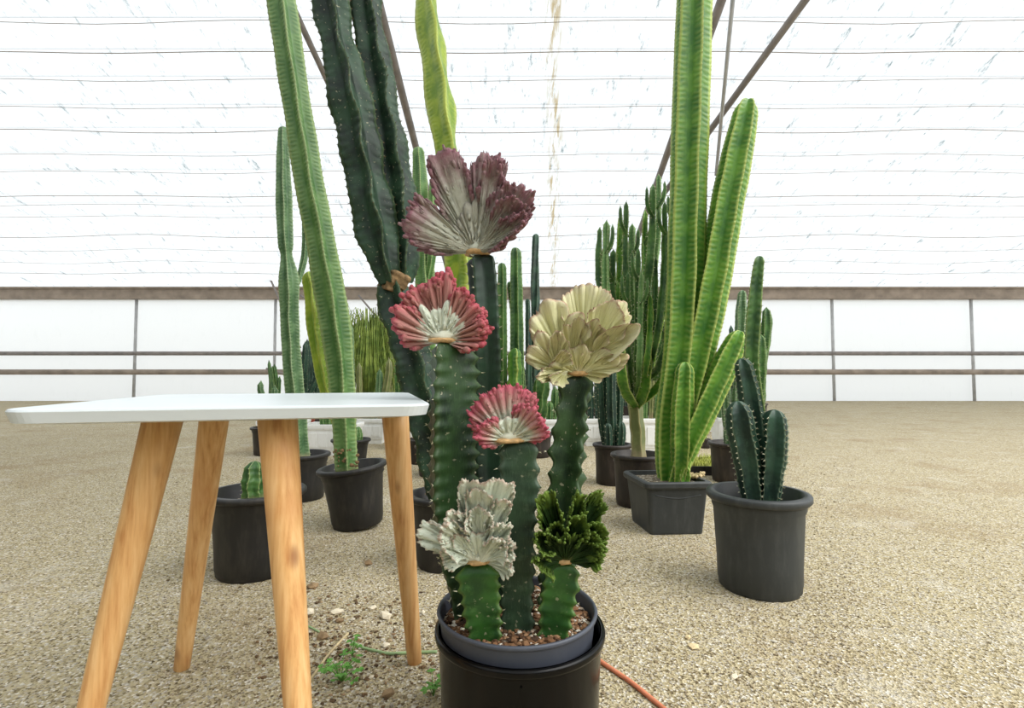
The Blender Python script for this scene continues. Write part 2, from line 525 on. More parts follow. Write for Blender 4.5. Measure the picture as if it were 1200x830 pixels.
def ribbed(mb, sp, path, ribs=4, valley=0.5, power=2.0, K=9, phase=0.0, twist=0.0, tooth=0.0, per=0.02,
           step=None, cap=True, spine=0.0, wob=0.05, seed=1, flat=1.0, v0=0.0, spine_n=2, capk=1.3):
    """sweep a ribbed column along path rows (x, y, z, radius); phase 0 puts a rib towards the aisle"""
    r_ = random.Random(seed)
    P = np.asarray(path, dtype=float)
    L = np.sum(np.linalg.norm(np.diff(P[:, :3], axis=0), axis=1))
    if step is None:
        step = per / 6 if tooth else max(L / 60, P[:, 3].max() * 0.25)
    n = int(max(8, min(320, L / step)))
    C = catmull(P, n)
    pos, R = C[:, :3], C[:, 3].copy()
    s = np.linspace(0, L, n)
    f1, f2 = r_.uniform(7, 12), r_.uniform(16, 26)
    R *= 1 + wob * np.sin(s * f1 / max(L, 0.1) * 2 + r_.uniform(0, 6)) + wob * 0.6 * np.sin(s * f2 / max(L, 0.1) * 2 + r_.uniform(0, 6))
    if cap:
        cl = P[-1, 3] * capk
        q = np.clip((s - (L - cl)) / cl, 0, 1)
        R = R * np.sqrt(np.clip(1 - q ** 2.2, 0.0, 1))
        R[-1] = max(R[-1], P[-1, 3] * 0.05)
    T, A, B = frames(pos)
    # samples round one rib: dense at the crest
    h = (K + 1) // 2
    tp = 0.5 * np.linspace(0, 1, h) ** 1.4
    ts = np.concatenate([-tp[::-1], tp[1:-1]])        # -0.5 .. <0.5
    ang, ww = [], []
    for k in range(ribs):
        for t in ts:
            ang.append((k + t) / ribs * 2 * PI)
            ww.append(1 - 2 * abs(t))
    ang = np.array(ang)
    ww = np.array(ww)
    prof = valley + (1 - valley) * ww ** power
    m = len(ang)
    ribid = np.repeat(np.arange(ribs), len(ts))
    rph = np.array([r_.uniform(0, 1) for _ in range(ribs)])
    verts = np.zeros((n, m, 3))
    uvs = np.zeros((n, m, 2))
    ribwob = np.array([r_.uniform(0, 6) for _ in range(ribs)])
    for i in range(n):
        tw = phase + twist * s[i]
        th = np.abs(2 * ((s[i] / per + rph[ribid]) % 1.0) - 1) ** 1.6
        rr = R[i] * (prof + tooth * (th - 0.4) * ww ** 3 + wob * 0.7 * np.sin(s[i] * 40 / (0.3 + L) + ribwob[ribid]) * ww)
        a = ang + tw + wob * 1.5 * np.sin(s[i] * 55 / (0.3 + L) + ribwob[ribid]) * ww
        verts[i] = pos[i] + (np.cos(a) * rr * flat)[:, None] * B[i] + (np.sin(a) * rr)[:, None] * A[i]
        uvs[i, :, 0] = ww
        uvs[i, :, 1] = v0 + s[i]
    faces = []
    for i in range(n - 1):
        for j in range(m):
            j2 = (j + 1) % m
            faces.append((i * m + j, i * m + j2, (i + 1) * m + j2, (i + 1) * m + j))
    V = verts.reshape(-1, 3)
    U = uvs.reshape(-1, 2)
    V = np.vstack([V, pos[-1] + T[-1] * R[-1] * 0.3, pos[0]])
    U = np.vstack([U, [0.4, v0 + L], [0.4, v0]])
    top, bot = n * m, n * m + 1
    for j in range(m):
        faces.append(((n - 1) * m + j, (n - 1) * m + (j + 1) % m, top))
        faces.append(((j + 1) % m, j, bot))
    mb.add(V, faces, U)
    if sp is not None and spine > 0:
        for k in range(ribs):
            q = (per - rph[k] * per) % per
            while q < L - P[-1, 3] * 0.2:
                i = min(n - 1, int(q / L * (n - 1) + 0.5))
                a = k / ribs * 2 * PI + phase + twist * s[i] + wob * 1.5 * math.sin(s[i] * 55 / (0.3 + L) + ribwob[k])
                o = math.cos(a) * B[i] * flat + math.sin(a) * A[i]
                rr = R[i] * (1 + tooth * 0.6 + wob * 0.7 * math.sin(s[i] * 40 / (0.3 + L) + ribwob[k]))
                p = pos[i] + o * rr * 0.98
                for _ in range(spine_n):
                    d = o + np.array([r_.uniform(-.5, .5), r_.uniform(-.5, .5), r_.uniform(-.5, .7)])
                    spike(sp, p, d, spine * r_.uniform(.6, 1.2), spine * 0.16)
                q += per


def tube(mb, path, seg=8, caps=True):
    """round tube along rows (x, y, z, r)"""
    P = np.asarray(path, dtype=float)
    T, A, B = frames(P[:, :3], (0.1, -0.9, 0.3))
    n = len(P)
    a = np.arange(seg) / seg * 2 * PI
    V = np.zeros((n, seg, 3))
    U = np.zeros((n, seg, 2))
    s = np.concatenate([[0], np.cumsum(np.linalg.norm(np.diff(P[:, :3], axis=0), axis=1))])
    for i in range(n):
        V[i] = P[i, :3] + (np.cos(a) * P[i, 3])[:, None] * A[i] + (np.sin(a) * P[i, 3])[:, None] * B[i]
        U[i, :, 0] = a / (2 * PI)
        U[i, :, 1] = s[i]
    F_ = []
    for i in range(n - 1):
        for j in range(seg):
            F_.append((i * seg + j, i * seg + (j + 1) % seg, (i + 1) * seg + (j + 1) % seg, (i + 1) * seg + j))
    if caps:
        F_.append(tuple(range(seg))[::-1])
        F_.append(tuple(range((n - 1) * seg, n * seg)))
    mb.add(V.reshape(-1, 3), F_, U.reshape(-1, 2))


def lathe(mb, prof, c, seg=48, mtx=None, wave=None):
    """revolve (r, z) rows about a vertical axis through c; closed where r = 0"""
    a = np.arange(seg) / seg * 2 * PI
    V = []
    for (r, z) in prof:
        for t in a:
            rr = r * (1 + (wave(t, z) if wave else 0))
            V.append((rr * math.cos(t), rr * math.sin(t), z))
    V = np.array(V)
    if mtx is not None:
        V = V @ np.array(mtx).T
    V = V + np.asarray(c, dtype=float)
    F_ = []
    n = len(prof)
    for i in range(n - 1):
        for j in range(seg):
            F_.append((i * seg + j, i * seg + (j + 1) % seg, (i + 1) * seg + (j + 1) % seg, (i + 1) * seg + j))
    mb.add(V, F_)


def rock(mb, c, r, rr, squash=0.7):
    """irregular chip of 20 triangles"""
    t = (1 + 5 ** .5) / 2
    base = np.array([(-1, t, 0), (1, t, 0), (-1, -t, 0), (1, -t, 0), (0, -1, t), (0, 1, t), (0, -1, -t), (0, 1, -t), (t, 0, -1), (t, 0, 1), (-t, 0, -1), (-t, 0, 1)]) / 1.9
    fc = [(0, 11, 5), (0, 5, 1), (0, 1, 7), (0, 7, 10), (0, 10, 11), (1, 5, 9), (5, 11, 4), (11, 10, 2), (10, 7, 6), (7, 1, 8), (3, 9, 4), (3, 4, 2), (3, 2, 6), (3, 6, 8), (3, 8, 9), (4, 9, 5), (2, 4, 11), (6, 2, 10), (8, 6, 7), (9, 8, 1)]
    sc = np.array([rr.uniform(.7, 1.3), rr.uniform(.6, 1.0), squash * rr.uniform(.7, 1.1)]) * r
    an = rr.uniform(0, 6.28)
    v = base * np.array([rr.uniform(.75, 1.2) for _ in range(12)])[:, None] * sc
    ca, sa = math.cos(an), math.sin(an)
    v = np.stack([v[:, 0] * ca - v[:, 1] * sa, v[:, 0] * sa + v[:, 1] * ca, v[:, 2]], axis=1)
    mb.add(v + np.asarray(c), fc)


# ------------------------------------------------------------------ the greenhouse
EAVE_Y, EAVE_Z, SLOPE, RIDGE_Y = 11.0, 2.4, 0.36, 3.4
HALF = 15.0
FRONT_Y = -5.0


def roof_z(y):
    return EAVE_Z + SLOPE * (EAVE_Y - y) if y >= RIDGE_Y else EAVE_Z + SLOPE * (EAVE_Y - RIDGE_Y) - SLOPE * (RIDGE_Y - y)


def roof_pt(px, py, drop=0.0):
    """point of the far roof slope seen at a pixel"""
    a = at(px, py, 1.0)
    e = (a[2] - CH)
    y = (EAVE_Z + SLOPE * EAVE_Y - CH - drop) / (e + SLOPE)
    return at(px, py, y)


def struct(o):
    o['kind'] = 'structure'
    return o


gv = []
gf = []
NX, NY = 60, 60
xs = np.linspace(-HALF, HALF, NX)
ys = np.linspace(FRONT_Y, EAVE_Y + 6, NY)
g = MB()
g.add([(x, y, 0.0) for y in ys for x in xs], [(j * NX + i, j * NX + i + 1, (j + 1) * NX + i + 1, (j + 1) * NX + i) for j in range(NY - 1) for i in range(NX - 1)])
floor_o = struct(g.build('floor', 'ground'))

ceiling = bpy.data.objects.new('ceiling', None)
COL.objects.link(ceiling)
struct(ceiling)
line_px = [20, 57, 89, 122, 149, 178, 198, 227, 237, 251, 273, 290, 304, 318]
line_y = [roof_pt(600, q)[1] for q in line_px]
edges = [RIDGE_Y, 4.1, 4.8] + line_y + [EAVE_Y]
for a, b in zip(edges[:-1], edges[1:]):
    m = MB()
    n = 24
    xs_ = np.linspace(-HALF, HALF, n)
    v = []
    for x in xs_:
        v.append((x, a - 0.003, roof_z(a) + 0.002))
        v.append((x, b + 0.003, roof_z(b) - 0.003))
    m.add(v, [(2 * i, 2 * i + 2, 2 * i + 3, 2 * i + 1) for i in range(n - 1)])
    m.build('roof_sheet', 'sheet', ceiling)
m = MB()
OPEN_X = 1.2      # unseen front slope stops here, an added gap for stronger light from the right
m.add([(-HALF, RIDGE_Y, roof_z(RIDGE_Y)), (OPEN_X, RIDGE_Y, roof_z(RIDGE_Y)), (OPEN_X, FRONT_Y, roof_z(FRONT_Y)), (-HALF, FRONT_Y, roof_z(FRONT_Y))], [(0, 1, 2, 3)])
m.build('roof_sheet', 'sheet', ceiling)
for k, y in enumerate([4.1, 4.8] + line_y):
    m = MB()
    rr = random.Random(k + 40)
    pts = []
    sg = rr.uniform(0.02, 0.06)
    for x in np.linspace(-HALF, HALF, 61):
        sag = sg * (0.5 + 0.5 * math.cos(x * 2 * PI / 4.2 + 0.6)) + 0.004 * math.sin(x * 3 + k)
        pts.append((x, y, roof_z(y) - 0.03 - sag, 0.0033 if k % 3 else 0.0048))
    tube(m, pts, 6)
    m.build('purlin_wire', 'gutter', ceiling)


def rod(name, pts, mat, parent, seg=10):
    m = MB()
    tube(m, catmull(pts, max(2, 12 if len(pts) > 2 else 2)), seg)
    return m.build(name, mat, parent)


def roof_rod(name, a, b, r0, mat='steel', drop=0.14, ext=0.0):
    p, q = roof_pt(*a, drop), roof_pt(*b, drop)
    d = (q - p)
    p = p - d * ext
    return rod(name, [(*p, r0), (*q, r0)], mat, ceiling)


roof_rod('rafter', (447, 16), (527, 326), 0.047, ext=0.25)
roof_rod('rafter', (347, 16), (430, 196), 0.034, ext=0.25)
roof_rod('rafter', (840, 16), (733, 318), 0.047, ext=0.25)
roof_rod('brace', (900, 60), (770, 238), 0.04, ext=0.75)
roof_rod('brace', (858, 8), (839, 205), 0.022, mat='steel_light', drop=0.3, ext=0.15)

# eave gutter and back wall
gut = MB()
v, f = box_vf(-HALF, HALF, EAVE_Y - 0.12, EAVE_Y + 0.1, EAVE_Z - 0.21, EAVE_Z + 0.03)
gut.add(v, f)
v, f = box_vf(-HALF, HALF, EAVE_Y - 0.16, EAVE_Y - 0.12, EAVE_Z + 0.0, EAVE_Z + 0.04)
gut.add(v, f)
struct(gut.build('trim_1', 'gutter', smooth=False))

wall_back = bpy.data.objects.new('wall_back', None)
COL.objects.link(wall_back)
struct(wall_back)
WB = EAVE_Y + 0.05
cuts = [-HALF, -9, -6, -3, 0, 3, 6, 9, HALF]
for a, b in zip(cuts[:-1], cuts[1:]):
    for z0, z1 in ((0.0, 0.62), (0.62, 1.02), (1.02, EAVE_Z - 0.16)):
        m = MB()
        m.add([(a, WB, z0), (b, WB, z0), (b, WB, z1), (a, WB, z1)], [(0, 1, 2, 3)])
        m.build('wall_sheet', 'wall_sheet', wall_back, smooth=False)
    if b < HALF:
        rod('post', [(b + 0.9, WB - 0.06, 0, 0.03), (b + 0.9, WB - 0.06, EAVE_Z - 0.2, 0.03)], 'steel_light', wall_back)
rod('rail', [(-HALF, WB - 0.06, 1.02, 0.045), (HALF, WB - 0.06, 1.02, 0.045)], 'steel', wall_back)
rod('rail', [(-HALF, WB - 0.06, 0.62, 0.06), (HALF, WB - 0.06, 0.62, 0.06)], 'gutter', wall_back)
for (x0, y0, x1, y1) in ((312, 316, 352, 408), (420, 346, 452, 384), (800, 450, 868, 424), (352, 346, 372, 362), (312, 432, 346, 442)):
    p, q = at(x0, y0, WB - 0.4), at(x1, y1, WB - 0.4)
    rod('guy_wire', [(*p, 0.02), (*q, 0.02)], 'steel', wall_back)

m = MB()
v, f = box_vf(-5.2, -5.0, FRONT_Y, 4.0, 0, 3.4)      # unseen opaque wall, added to darken the left side
m.add(v, f)
struct(m.build('shade_wall_left', 'block', smooth=False))
for name, x, y0 in (('wall_far_left', -HALF, 4.0), ('wall_right', HALF, 5.0)):    # right sheet starts late, unseen opening added to let light in
    m = MB()
    m.add([(x, y0, 0), (x, EAVE_Y, 0), (x, EAVE_Y, EAVE_Z), (x, y0, roof_z(y0))], [(0, 1, 2, 3)])
    struct(m.build(name, 'wall_sheet', smooth=False))
m = MB()
v, f = box_vf(-HALF, HALF, FRONT_Y - 0.2, FRONT_Y, 0, 2.4)  # unseen wall behind the camera, made opaque to cut frontal light
m.add(v, f)
struct(m.build('shade_wall_front', 'block', smooth=False))

# loose gravel grains lying on the ground near the pots
grs = random.Random(3)
KEEP_OUT = [(0.014, 0.798, .125), (-0.57, 1.90, .11), (-0.96, 2.32, .11), (-0.735, 1.47, .11), (-0.20, 1.52, .09), (0.55, 1.87, .14), (0.655, 1.36, .11), (0.545, 2.21, .10), (0.52, 2.64, .09), (1.16, 2.7, .11),
            (-0.42, 2.85, .10), (0, 2.55, .10), (-1.0, 3.2, .10), (1.09, 3.0, .26), (-0.567, 3.25, .10), (-0.190, 1.006, .0205), (-0.62, 0.985, .0165)]
m = MB()
for i in range(18000):
    d = 0.8 + 2.6 * grs.random() ** 1.6
    px = grs.uniform(200, 1000)
    x = (px - 600) / F * d
    if any((x - a) ** 2 + (d - b) ** 2 < c * c for a, b, c in KEEP_OUT):
        continue
    r = grs.uniform(0.0012, 0.0031) * (1 if grs.random() < .95 else 1.9)
    rock(m, (x, d, r * 0.25), r, grs, 0.6)
gr = m.build('gravel', 'gravel', smooth=False, kind='stuff')
tag(gr, 'loose beige and white gravel grains scattered over the ground', 'gravel')


# ------------------------------------------------------------------ pots
def soil_disc(mb, c, r, z, rr, dome=0.01, mtx=None):
    rings, seg = 8, 40
    V = [(0, 0, z + dome)]
    for i in range(1, rings + 1):
        q = i / rings
        for j in range(seg):
            a = j / seg * 2 * PI
            V.append((r * q * math.cos(a), r * q * math.sin(a), z + dome * (1 - q * q) + rr.uniform(-.004, .004) * (0 if i == rings else 1)))
    V = np.array(V)
    if mtx is not None:
        V = V @ np.array(mtx).T
    F_ = [(0, 1 + j, 1 + (j + 1) % seg) for j in range(seg)]
    for i in range(rings - 1):
        for j in range(seg):
            a = 1 + i * seg
            F_.append((a + j, a + seg + j, a + seg + (j + 1) % seg, a + (j + 1) % seg))
    mb.add(V + np.asarray(c, dtype=float), F_)


def round_pot(parent, c, rt, rb, h, mat, soil='soil_grey', tilt=(0, 0), rimw=0.008, rimh=0.016, fill=0.82, seed=0, feet=True):
    """nursery pot: body with wall thickness, rolled rim, soil. c = base centre on the ground"""
    rr = random.Random(seed)
    mtx = (Matrix.Rotation(tilt[0], 3, 'X') @ Matrix.Rotation(tilt[1], 3, 'Y'))
    lift = max(0.0, abs(math.sin(tilt[0])) * rb + abs(math.sin(tilt[1])) * rb) * 0.55
    c = np.array([c[0], c[1], c[2] + lift])
    b = MB()
    tw = 0.004
    rm = rt - 0.006
    zf = h * 0.90

    def R(z):
        return rb + (rm - rb) * z / h
    prof = [(0.0, 0.004), (rb * 0.9, 0.004), (rb * 0.97, 0.0), (rb, 0.004), (R(h * .07), h * .07), (R(h * .08) + .0015, h * .085), (R(h * .3), h * .3), (R(h * .6), h * .6), (R(zf - .02), zf - .02), (R(zf) + .003, zf - .012), (R(zf) + .003, h - .004), (rm, h), (rm - tw, h), (R(h * .5) - tw, h * .5), (R(h * .2) - tw, h * .2), (0.0, h * .15)]
    lathe(b, prof, c, 56, mtx, (lambda t, z: (-0.03 * (math.cos(8 * t) > 0.75) if (feet and z < h * 0.05) else 0)))
    body = b.build('pot', mat, parent)
    sub(body, parent)
    r_ = MB()
    lathe(r_, [(rm + .001, h - rimh), (rt + rimw * .4, h - rimh), (rt + rimw, h - rimh * .7), (rt + rimw, h - .003), (rt + rimw * .6, h + .001), (rm - tw, h + .001), (rm - tw, h - .004)], c, 56, mtx)
    r_.build('rim', mat, body)
    s = MB()
    zs = h * fill
    soil_disc(s, c, R(zs) - tw * .5, zs, rr, 0.008, mtx)
    s.build('soil', soil, parent)
    top = np.array(mtx) @ np.array([0, 0, zs]) + c
    return top


def px_r(px, d):
    return px * d / F


def path_px(rows):
    """rows of (px, py, depth, width in px) -> (x, y, z, radius)"""
    return [(*at(a, b, d), w * d / F / 2) for a, b, d, w in rows]


def stems(parent, mat, rows_list, name='stem', spines=True, spine_mat='spine', **kw):
    """each row list is one stem: a mesh of its own with its spines as a sub-part"""
    out = []
    for i, rows in enumerate(rows_list):
        m, sp = MB(), MB()
        k = dict(kw)
        k['seed'] = kw.get('seed', 1) + i * 17
        if i and 'v0' not in kw:
            k['v0'] = 0.2
        if 'phases' in k:
            k['phase'] = k.pop('phases')[i]
        pth = rows if isinstance(rows[0], np.ndarray) else path_px(rows)
        ribbed(m, sp if spines else None, pth, **k)
        o = m.build(name, mat, parent)
        sub(o, parent)
        if spines and sp.n:
            sp.build('spines', spine_mat, o, smooth=False, kind='stuff')
        out.append(o)
    return out


# ------------------------------------------------------------------ the grafted cacti in the middle
PD = 0.796
POT_C = at(606, 712, PD)
POT_X = float(POT_C[0])
RIMZ = 0.197
RT = 0.121

# outer black pot
op = thing('outer_pot', 'tall glossy black plastic pot holding the grey pot of grafted cacti', 'pot', (POT_X + 0.004, PD + 0.001, 0))
m = MB()
orim = 0.172
oc = (POT_X + 0.004, PD + 0.001, 0)
lathe(m, [(0, .006), (.112, .006), (.114, 0), (.1165, .004), (.1185, .08), (.1225, .155), (.1240, orim - .010), (.1240, orim - .002), (.1225, orim), (.1205, orim), (.1190, .155), (.115, .06), (.108, .026), (0, .026)], oc, 72,
      None, lambda t, z: 0.0)
sub(m.build('body', 'pot_gloss', op), op)
m = MB()
lathe(m, [(.1235, orim - .012), (.1275, orim - .011), (.1285, orim - .008), (.1285, orim - .003), (.1270, orim), (.1205, orim), (.1205, orim - .004)], oc, 72)
m.build('rim', 'pot_gloss', op)
m = MB()
v, f = box_vf(oc[0] - .0012, oc[0] + .0012, oc[1] - .1242, oc[1] - .1200, .06, .150)
m.add(v, f)
m.build('seam', 'pot_gloss', op, smooth=False)

# inner grey pot with soil and chips
ip = thing('grey_pot', 'slate grey plastic bowl pot filled with bark chips, set inside the black pot', 'pot', (POT_X, PD, 0.02))
ic = np.array([POT_X, PD, 0.0])
m = MB()
lathe(m, [(0, .030), (.098, .030), (.100, .026), (.102, .034), (.1125, .150), (.1172, RIMZ - .004), (.1190, RIMZ), (.1165, RIMZ + .001), (.1150, RIMZ - .003), (.1105, .160), (.106, .10), (0, .05)], ic, 80)
ipo = sub(m.build('body', 'pot_grey', ip), ip)
m = MB()
lathe(m, [(.1172, RIMZ - .006), (.1200, RIMZ - .004), (.1212, RIMZ), (.1195, RIMZ + .0025), (.1165, RIMZ + .002), (.1150, RIMZ - .002)], ic, 80)
m.build('rim', 'pot_grey', ipo)
SOILZ = 0.178
m = MB()
soil_disc(m, ic, 0.1122, SOILZ, random.Random(5), 0.006)
m.build('soil', 'soil', ip)
m = MB()
cr = random.Random(11)
for i in range(2600):
    a, q = cr.uniform(0, 2 * PI), math.sqrt(cr.random()) * 0.106
    r = cr.uniform(.0016, .0048) * (1.0 if cr.random() < .9 else 1.6)
    rock(m, (ic[0] + q * math.cos(a), ic[1] + q * math.sin(a), SOILZ + .006 * (1 - (q / .1135) ** 2) + r * .35 + cr.uniform(0, .003)), r, cr, 0.6)
m.build('bark_chips', 'chips', ip, smooth=False, kind='stuff')


def lobe(mb, base, up, side, nrm, tab, sc, n=8, t=4.0, bend=0.0, ruf=0.0, rf=1.5, tilt=0.0, off=0.0, NU=None, NV=30,
         seed=0, v_in=0.0, teeth=1.0, flute=0.6, shift=(0, 0), curl=0.0, fstart=0.25, u0=0.0, cup=0.0, scales=0, sl=7.0, fj=0.5,
         scallop=1.0, fine=0.0, buds=0, bl=7.0, bw=2.0, rad=0.0):
    """one fluted fan of a crest. tab: (angle from up in degrees, radius in px); sc metres per px; lengths t, bend, ruf, off in px"""
    r_ = random.Random(seed)
    if NU is None:
        NU = max(56, n * 11)
    ta = np.array([q[0] for q in tab], dtype=float)
    tr = np.array([q[1] for q in tab], dtype=float)
    cc = catmull(np.stack([ta, tr, ta * 0], axis=1), NU)
    A_, R_ = np.radians(cc[:, 0]), cc[:, 1]
    us = np.linspace(0, 1, NU)
    # flutes of unequal width
    wd = np.array([r_.uniform(.6, 1.4) for _ in range(n)])
    cum = np.concatenate([[0], np.cumsum(wd)]) / wd.sum()
    fu = np.interp(us, cum, np.arange(n + 1))
    kk = np.clip(fu.astype(int), 0, n - 1)
    fl = np.abs(np.sin(PI * fu)) ** 0.6
    jit = np.array([r_.uniform(-1, 1) for _ in range(n)])
    jd = np.array([r_.uniform(-1, 1) for _ in range(n)])
    ph, ph2 = r_.uniform(0, 6), r_.uniform(0, 6)
    R2 = R_ * (1 + 0.07 * scallop * flute * (fl - .6) + 0.06 * scallop * flute * jit[kk] * fl)
    R2 = R2 * (1 + 0.014 * teeth * np.array([r_.uniform(-1, 1) for _ in range(NU)]))
    R2 = R2 * (1 + rad * (np.sin(2 * PI * rf * us + ph + 1.3) + 0.5 * np.sin(2 * PI * rf * 2.7 * us + ph2 + 1.3)))
    vs = v_in + (1 - v_in) * np.linspace(0, 1, NV) ** 0.85
    b0 = base + (up * shift[1] + side * shift[0]) * sc
    edge = np.clip(np.sin(PI * us), 0, 1) ** 0.35
    Cn = np.zeros((NV, NU, 3))
    Th = np.zeros((NV, NU))
    for k, v in enumerate(vs):
        q = min(1.0, max(0.0, (v - .1) / .45))
        rho = (R_ + (R2 - R_) * q) * v
        d = np.cos(A_)[:, None] * up + np.sin(A_)[:, None] * side
        w = (v ** 1.6) * (np.sin(2 * PI * rf * us + ph) + 0.5 * np.sin(2 * PI * rf * 2.7 * us + ph2))
        w2 = fine * (v ** 3) * np.sin(2 * PI * rf * 6.3 * us + ph)
        fa = flute * min(1, max(0, (v - fstart) / .25))
        o = off + bend * v * v + tilt * rho + ruf * w + w2 + curl * max(0, v - .7) ** 2 * 11 + cup * (2 * us - 1) ** 2 * v + fj * t * fa * jd[kk] * fl
        Cn[k] = b0 + d * (rho * sc)[:, None] + nrm * (o * sc)[:, None]
        prof = 0.55 + 0.45 * min(1, v / .6)
        if v > .82:
            prof *= math.sqrt(max(0.0, 1 - ((v - .82) / .18) ** 2))
        Th[k] = t * prof * edge * ((1 - fa) + fa * (0.15 + 1.0 * fl))
    Fr = Cn + nrm * (Th * sc)[:, :, None]
    Bk = Cn - nrm * (Th * sc)[:, :, None]
    V = np.concatenate([Fr, Bk[::-1][1:]], axis=0)          # the growing edge is shared
    NVV = V.shape[0]
    vv = np.concatenate([vs, vs[::-1][1:]])
    U = np.zeros((NVV, NU, 2))
    U[:, :, 0] = us[None, :] * n / 8.0 + u0
    U[:, :, 1] = vv[:, None]
    fcs = []
    for i in range(NVV - 1):
        for j in range(NU - 1):
            fcs.append((i * NU + j, i * NU + j + 1, (i + 1) * NU + j + 1, (i + 1) * NU + j))
    mb.add(V.reshape(-1, 3), fcs, U.reshape(-1, 2))
    # little leaf points along the growing edge
    if teeth > 0:
        for _ in range(int(n * 8 * teeth)):
            j = r_.randrange(2, NU - 2)
            k = r_.choice([NV - 1, NV - 1, NV - 2, NV - 3, NV - 4])
            p = Fr[k, j]
            out = Cn[min(k + 1, NV - 1), j] - Cn[k - 1, j]
            out = out / (np.linalg.norm(out) + 1e-9) + nrm * r_.uniform(-.1, .7) + side * r_.uniform(-.35, .35)
            L = r_.uniform(1.6, 4.2) * sc
            spike(mb, p - out * L * 0.25, out, L * 1.25, L * 0.3)
            mb.uv[-1][:] = (us[j] * n / 8.0 + u0, vs[k])
    # rounded finger tips crowded along the growing edge
    for _ in range(buds):
        j = r_.randrange(1, NU - 1)
        k = r_.randrange(int(NV * .74), NV - 1)
        dep = r_.uniform(-.6, 1.0)
        p = Cn[k, j] + nrm * Th[k, j] * sc * dep
        out = Cn[k, j] - Cn[k - 3, j]
        out = out / (np.linalg.norm(out) + 1e-9) + nrm * (r_.uniform(-.25, .55) + .35 * dep) + side * r_.uniform(-.22, .22)
        out /= np.linalg.norm(out)
        L = bl * r_.uniform(.6, 1.25) * sc
        W = bw * r_.uniform(.7, 1.25) * sc
        a1 = np.cross(out, nrm)
        a1 /= np.linalg.norm(a1) + 1e-9
        a2 = np.cross(out, a1)
        vb, ub = [], []
        vk = vs[k]
        for q, wq in ((-.55, .6), (0, 1.0), (.5, 1.1), (.88, .85)):
            for h in range(6):
                an = h * PI / 3
                vb.append(p + out * L * q + (a1 * math.cos(an) + a2 * math.sin(an)) * W * wq)
                ub.append((us[j] * n / 8.0 + u0 + h * .02, min(.97, vk - .14 + .14 * (q + .55))))
        vb.append(p + out * L)
        ub.append((us[j] * n / 8.0 + u0, 1.0))
        fb = [(r * 6 + h, r * 6 + (h + 1) % 6, r * 6 + 6 + (h + 1) % 6, r * 6 + 6 + h) for r in range(3) for h in range(6)] + [(18 + h, 18 + (h + 1) % 6, 24) for h in range(6)]
        mb.add(vb, fb, ub)
    # raised leaf-like scales on the flanks
    for _ in range(scales):
        j = r_.randrange(3, NU - 3)
        k = r_.randrange(4, NV - 5)
        p = Fr[k, j]
        out = Fr[k + 2, j] - Fr[k - 1, j]
        out /= np.linalg.norm(out) + 1e-9
        sd = Fr[k, j + 1] - Fr[k, j - 1]
        sd /= np.linalg.norm(sd) + 1e-9
        L = sl * r_.uniform(.6, 1.3) * sc
        W = L * r_.uniform(.10, .18)
        out = out + sd * r_.uniform(-.25, .25)
        lift = nrm * L * r_.uniform(.04, .16)
        a0 = p - out * L * .5 - nrm * L * .10
        vv_ = [a0, p + sd * W + lift * .2, p + out * L * .5 + lift, p - sd * W + lift * .2, p + lift * 1.0 + nrm * W * .35]
        mb.add(vv_, [(0, 1, 4), (1, 2, 4), (2, 3, 4), (3, 0, 4), (0, 3, 2, 1)],
               [(us[j] * n / 8.0 + u0, max(0, vs[k] - .1)), (us[j] * n / 8.0 + u0, vs[k]), (us[j] * n / 8.0 + u0, min(1, vs[k] + .22)), (us[j] * n / 8.0 + u0, vs[k]), (us[j] * n / 8.0 + u0, vs[k])])


def crest(parent, base_px, d, mat, lobes, name='crest', facing=0.0, up_tilt=0.0, scar=7.0):
    base = at(base_px[0], base_px[1], d)
    sc = d / F
    up = np.array([0, -math.sin(up_tilt), math.cos(up_tilt)])
    side = np.array([math.cos(facing), math.sin(facing), 0])
    nrm = np.cross(side, up)          # towards the aisle
    nrm = nrm / np.linalg.norm(nrm)
    # neck, a short lump that the lobes grow from
    core = MB()
    rr = random.Random(int(base_px[0] * 7 + base_px[1]))
    seg = 16
    prof = [(0.0, -2), (scar * .9, -2), (scar * 1.25, 2), (scar * 1.35, 6), (scar * 1.0, 11), (scar * .5, 15), (0, 16)]
    lathe(core, [(r * sc, z * sc) for r, z in prof], base, seg, None, lambda t, z: 0.12 * math.sin(3 * t + z * 300) + 0.08 * math.sin(7 * t))
    co = core.build(name, mat, parent)
    sub(co, parent)
    for i, kw in enumerate(lobes):
        kw = dict(kw)
        m = MB()
        fac = kw.pop('face', 0.0)
        lmat = kw.pop('mat', mat)
        s2 = side * math.cos(fac) - nrm * math.sin(fac)
        n2 = nrm * math.cos(fac) + side * math.sin(fac)
        lobe(m, base, up, s2, n2, kw.pop('tab'), sc, seed=i * 13 + int(base_px[0]), u0=i * 1.7, **kw)
        m.build('lobe', lmat, co)
    # dried graft union
    g_ = MB()
    pr = [(scar * 1.0, -3), (scar * 1.5, -2.0), (scar * 1.7, 0.3), (scar * 1.5, 2.4), (scar * 1.1, 3.2)]
    lathe(g_, [(r * sc, z * sc) for r, z in pr], base, 28, None, lambda t, z: 0.10 * math.sin(3 * t + 1) + 0.06 * math.sin(8 * t + z * 900))
    g_.build('graft_scar', 'scar', parent)
    return co


def grafted(label, base_px, d):
    b = at(base_px[0], base_px[1], d)
    return thing('grafted_cactus', label, 'cactus', (b[0], b[1], SOILZ))


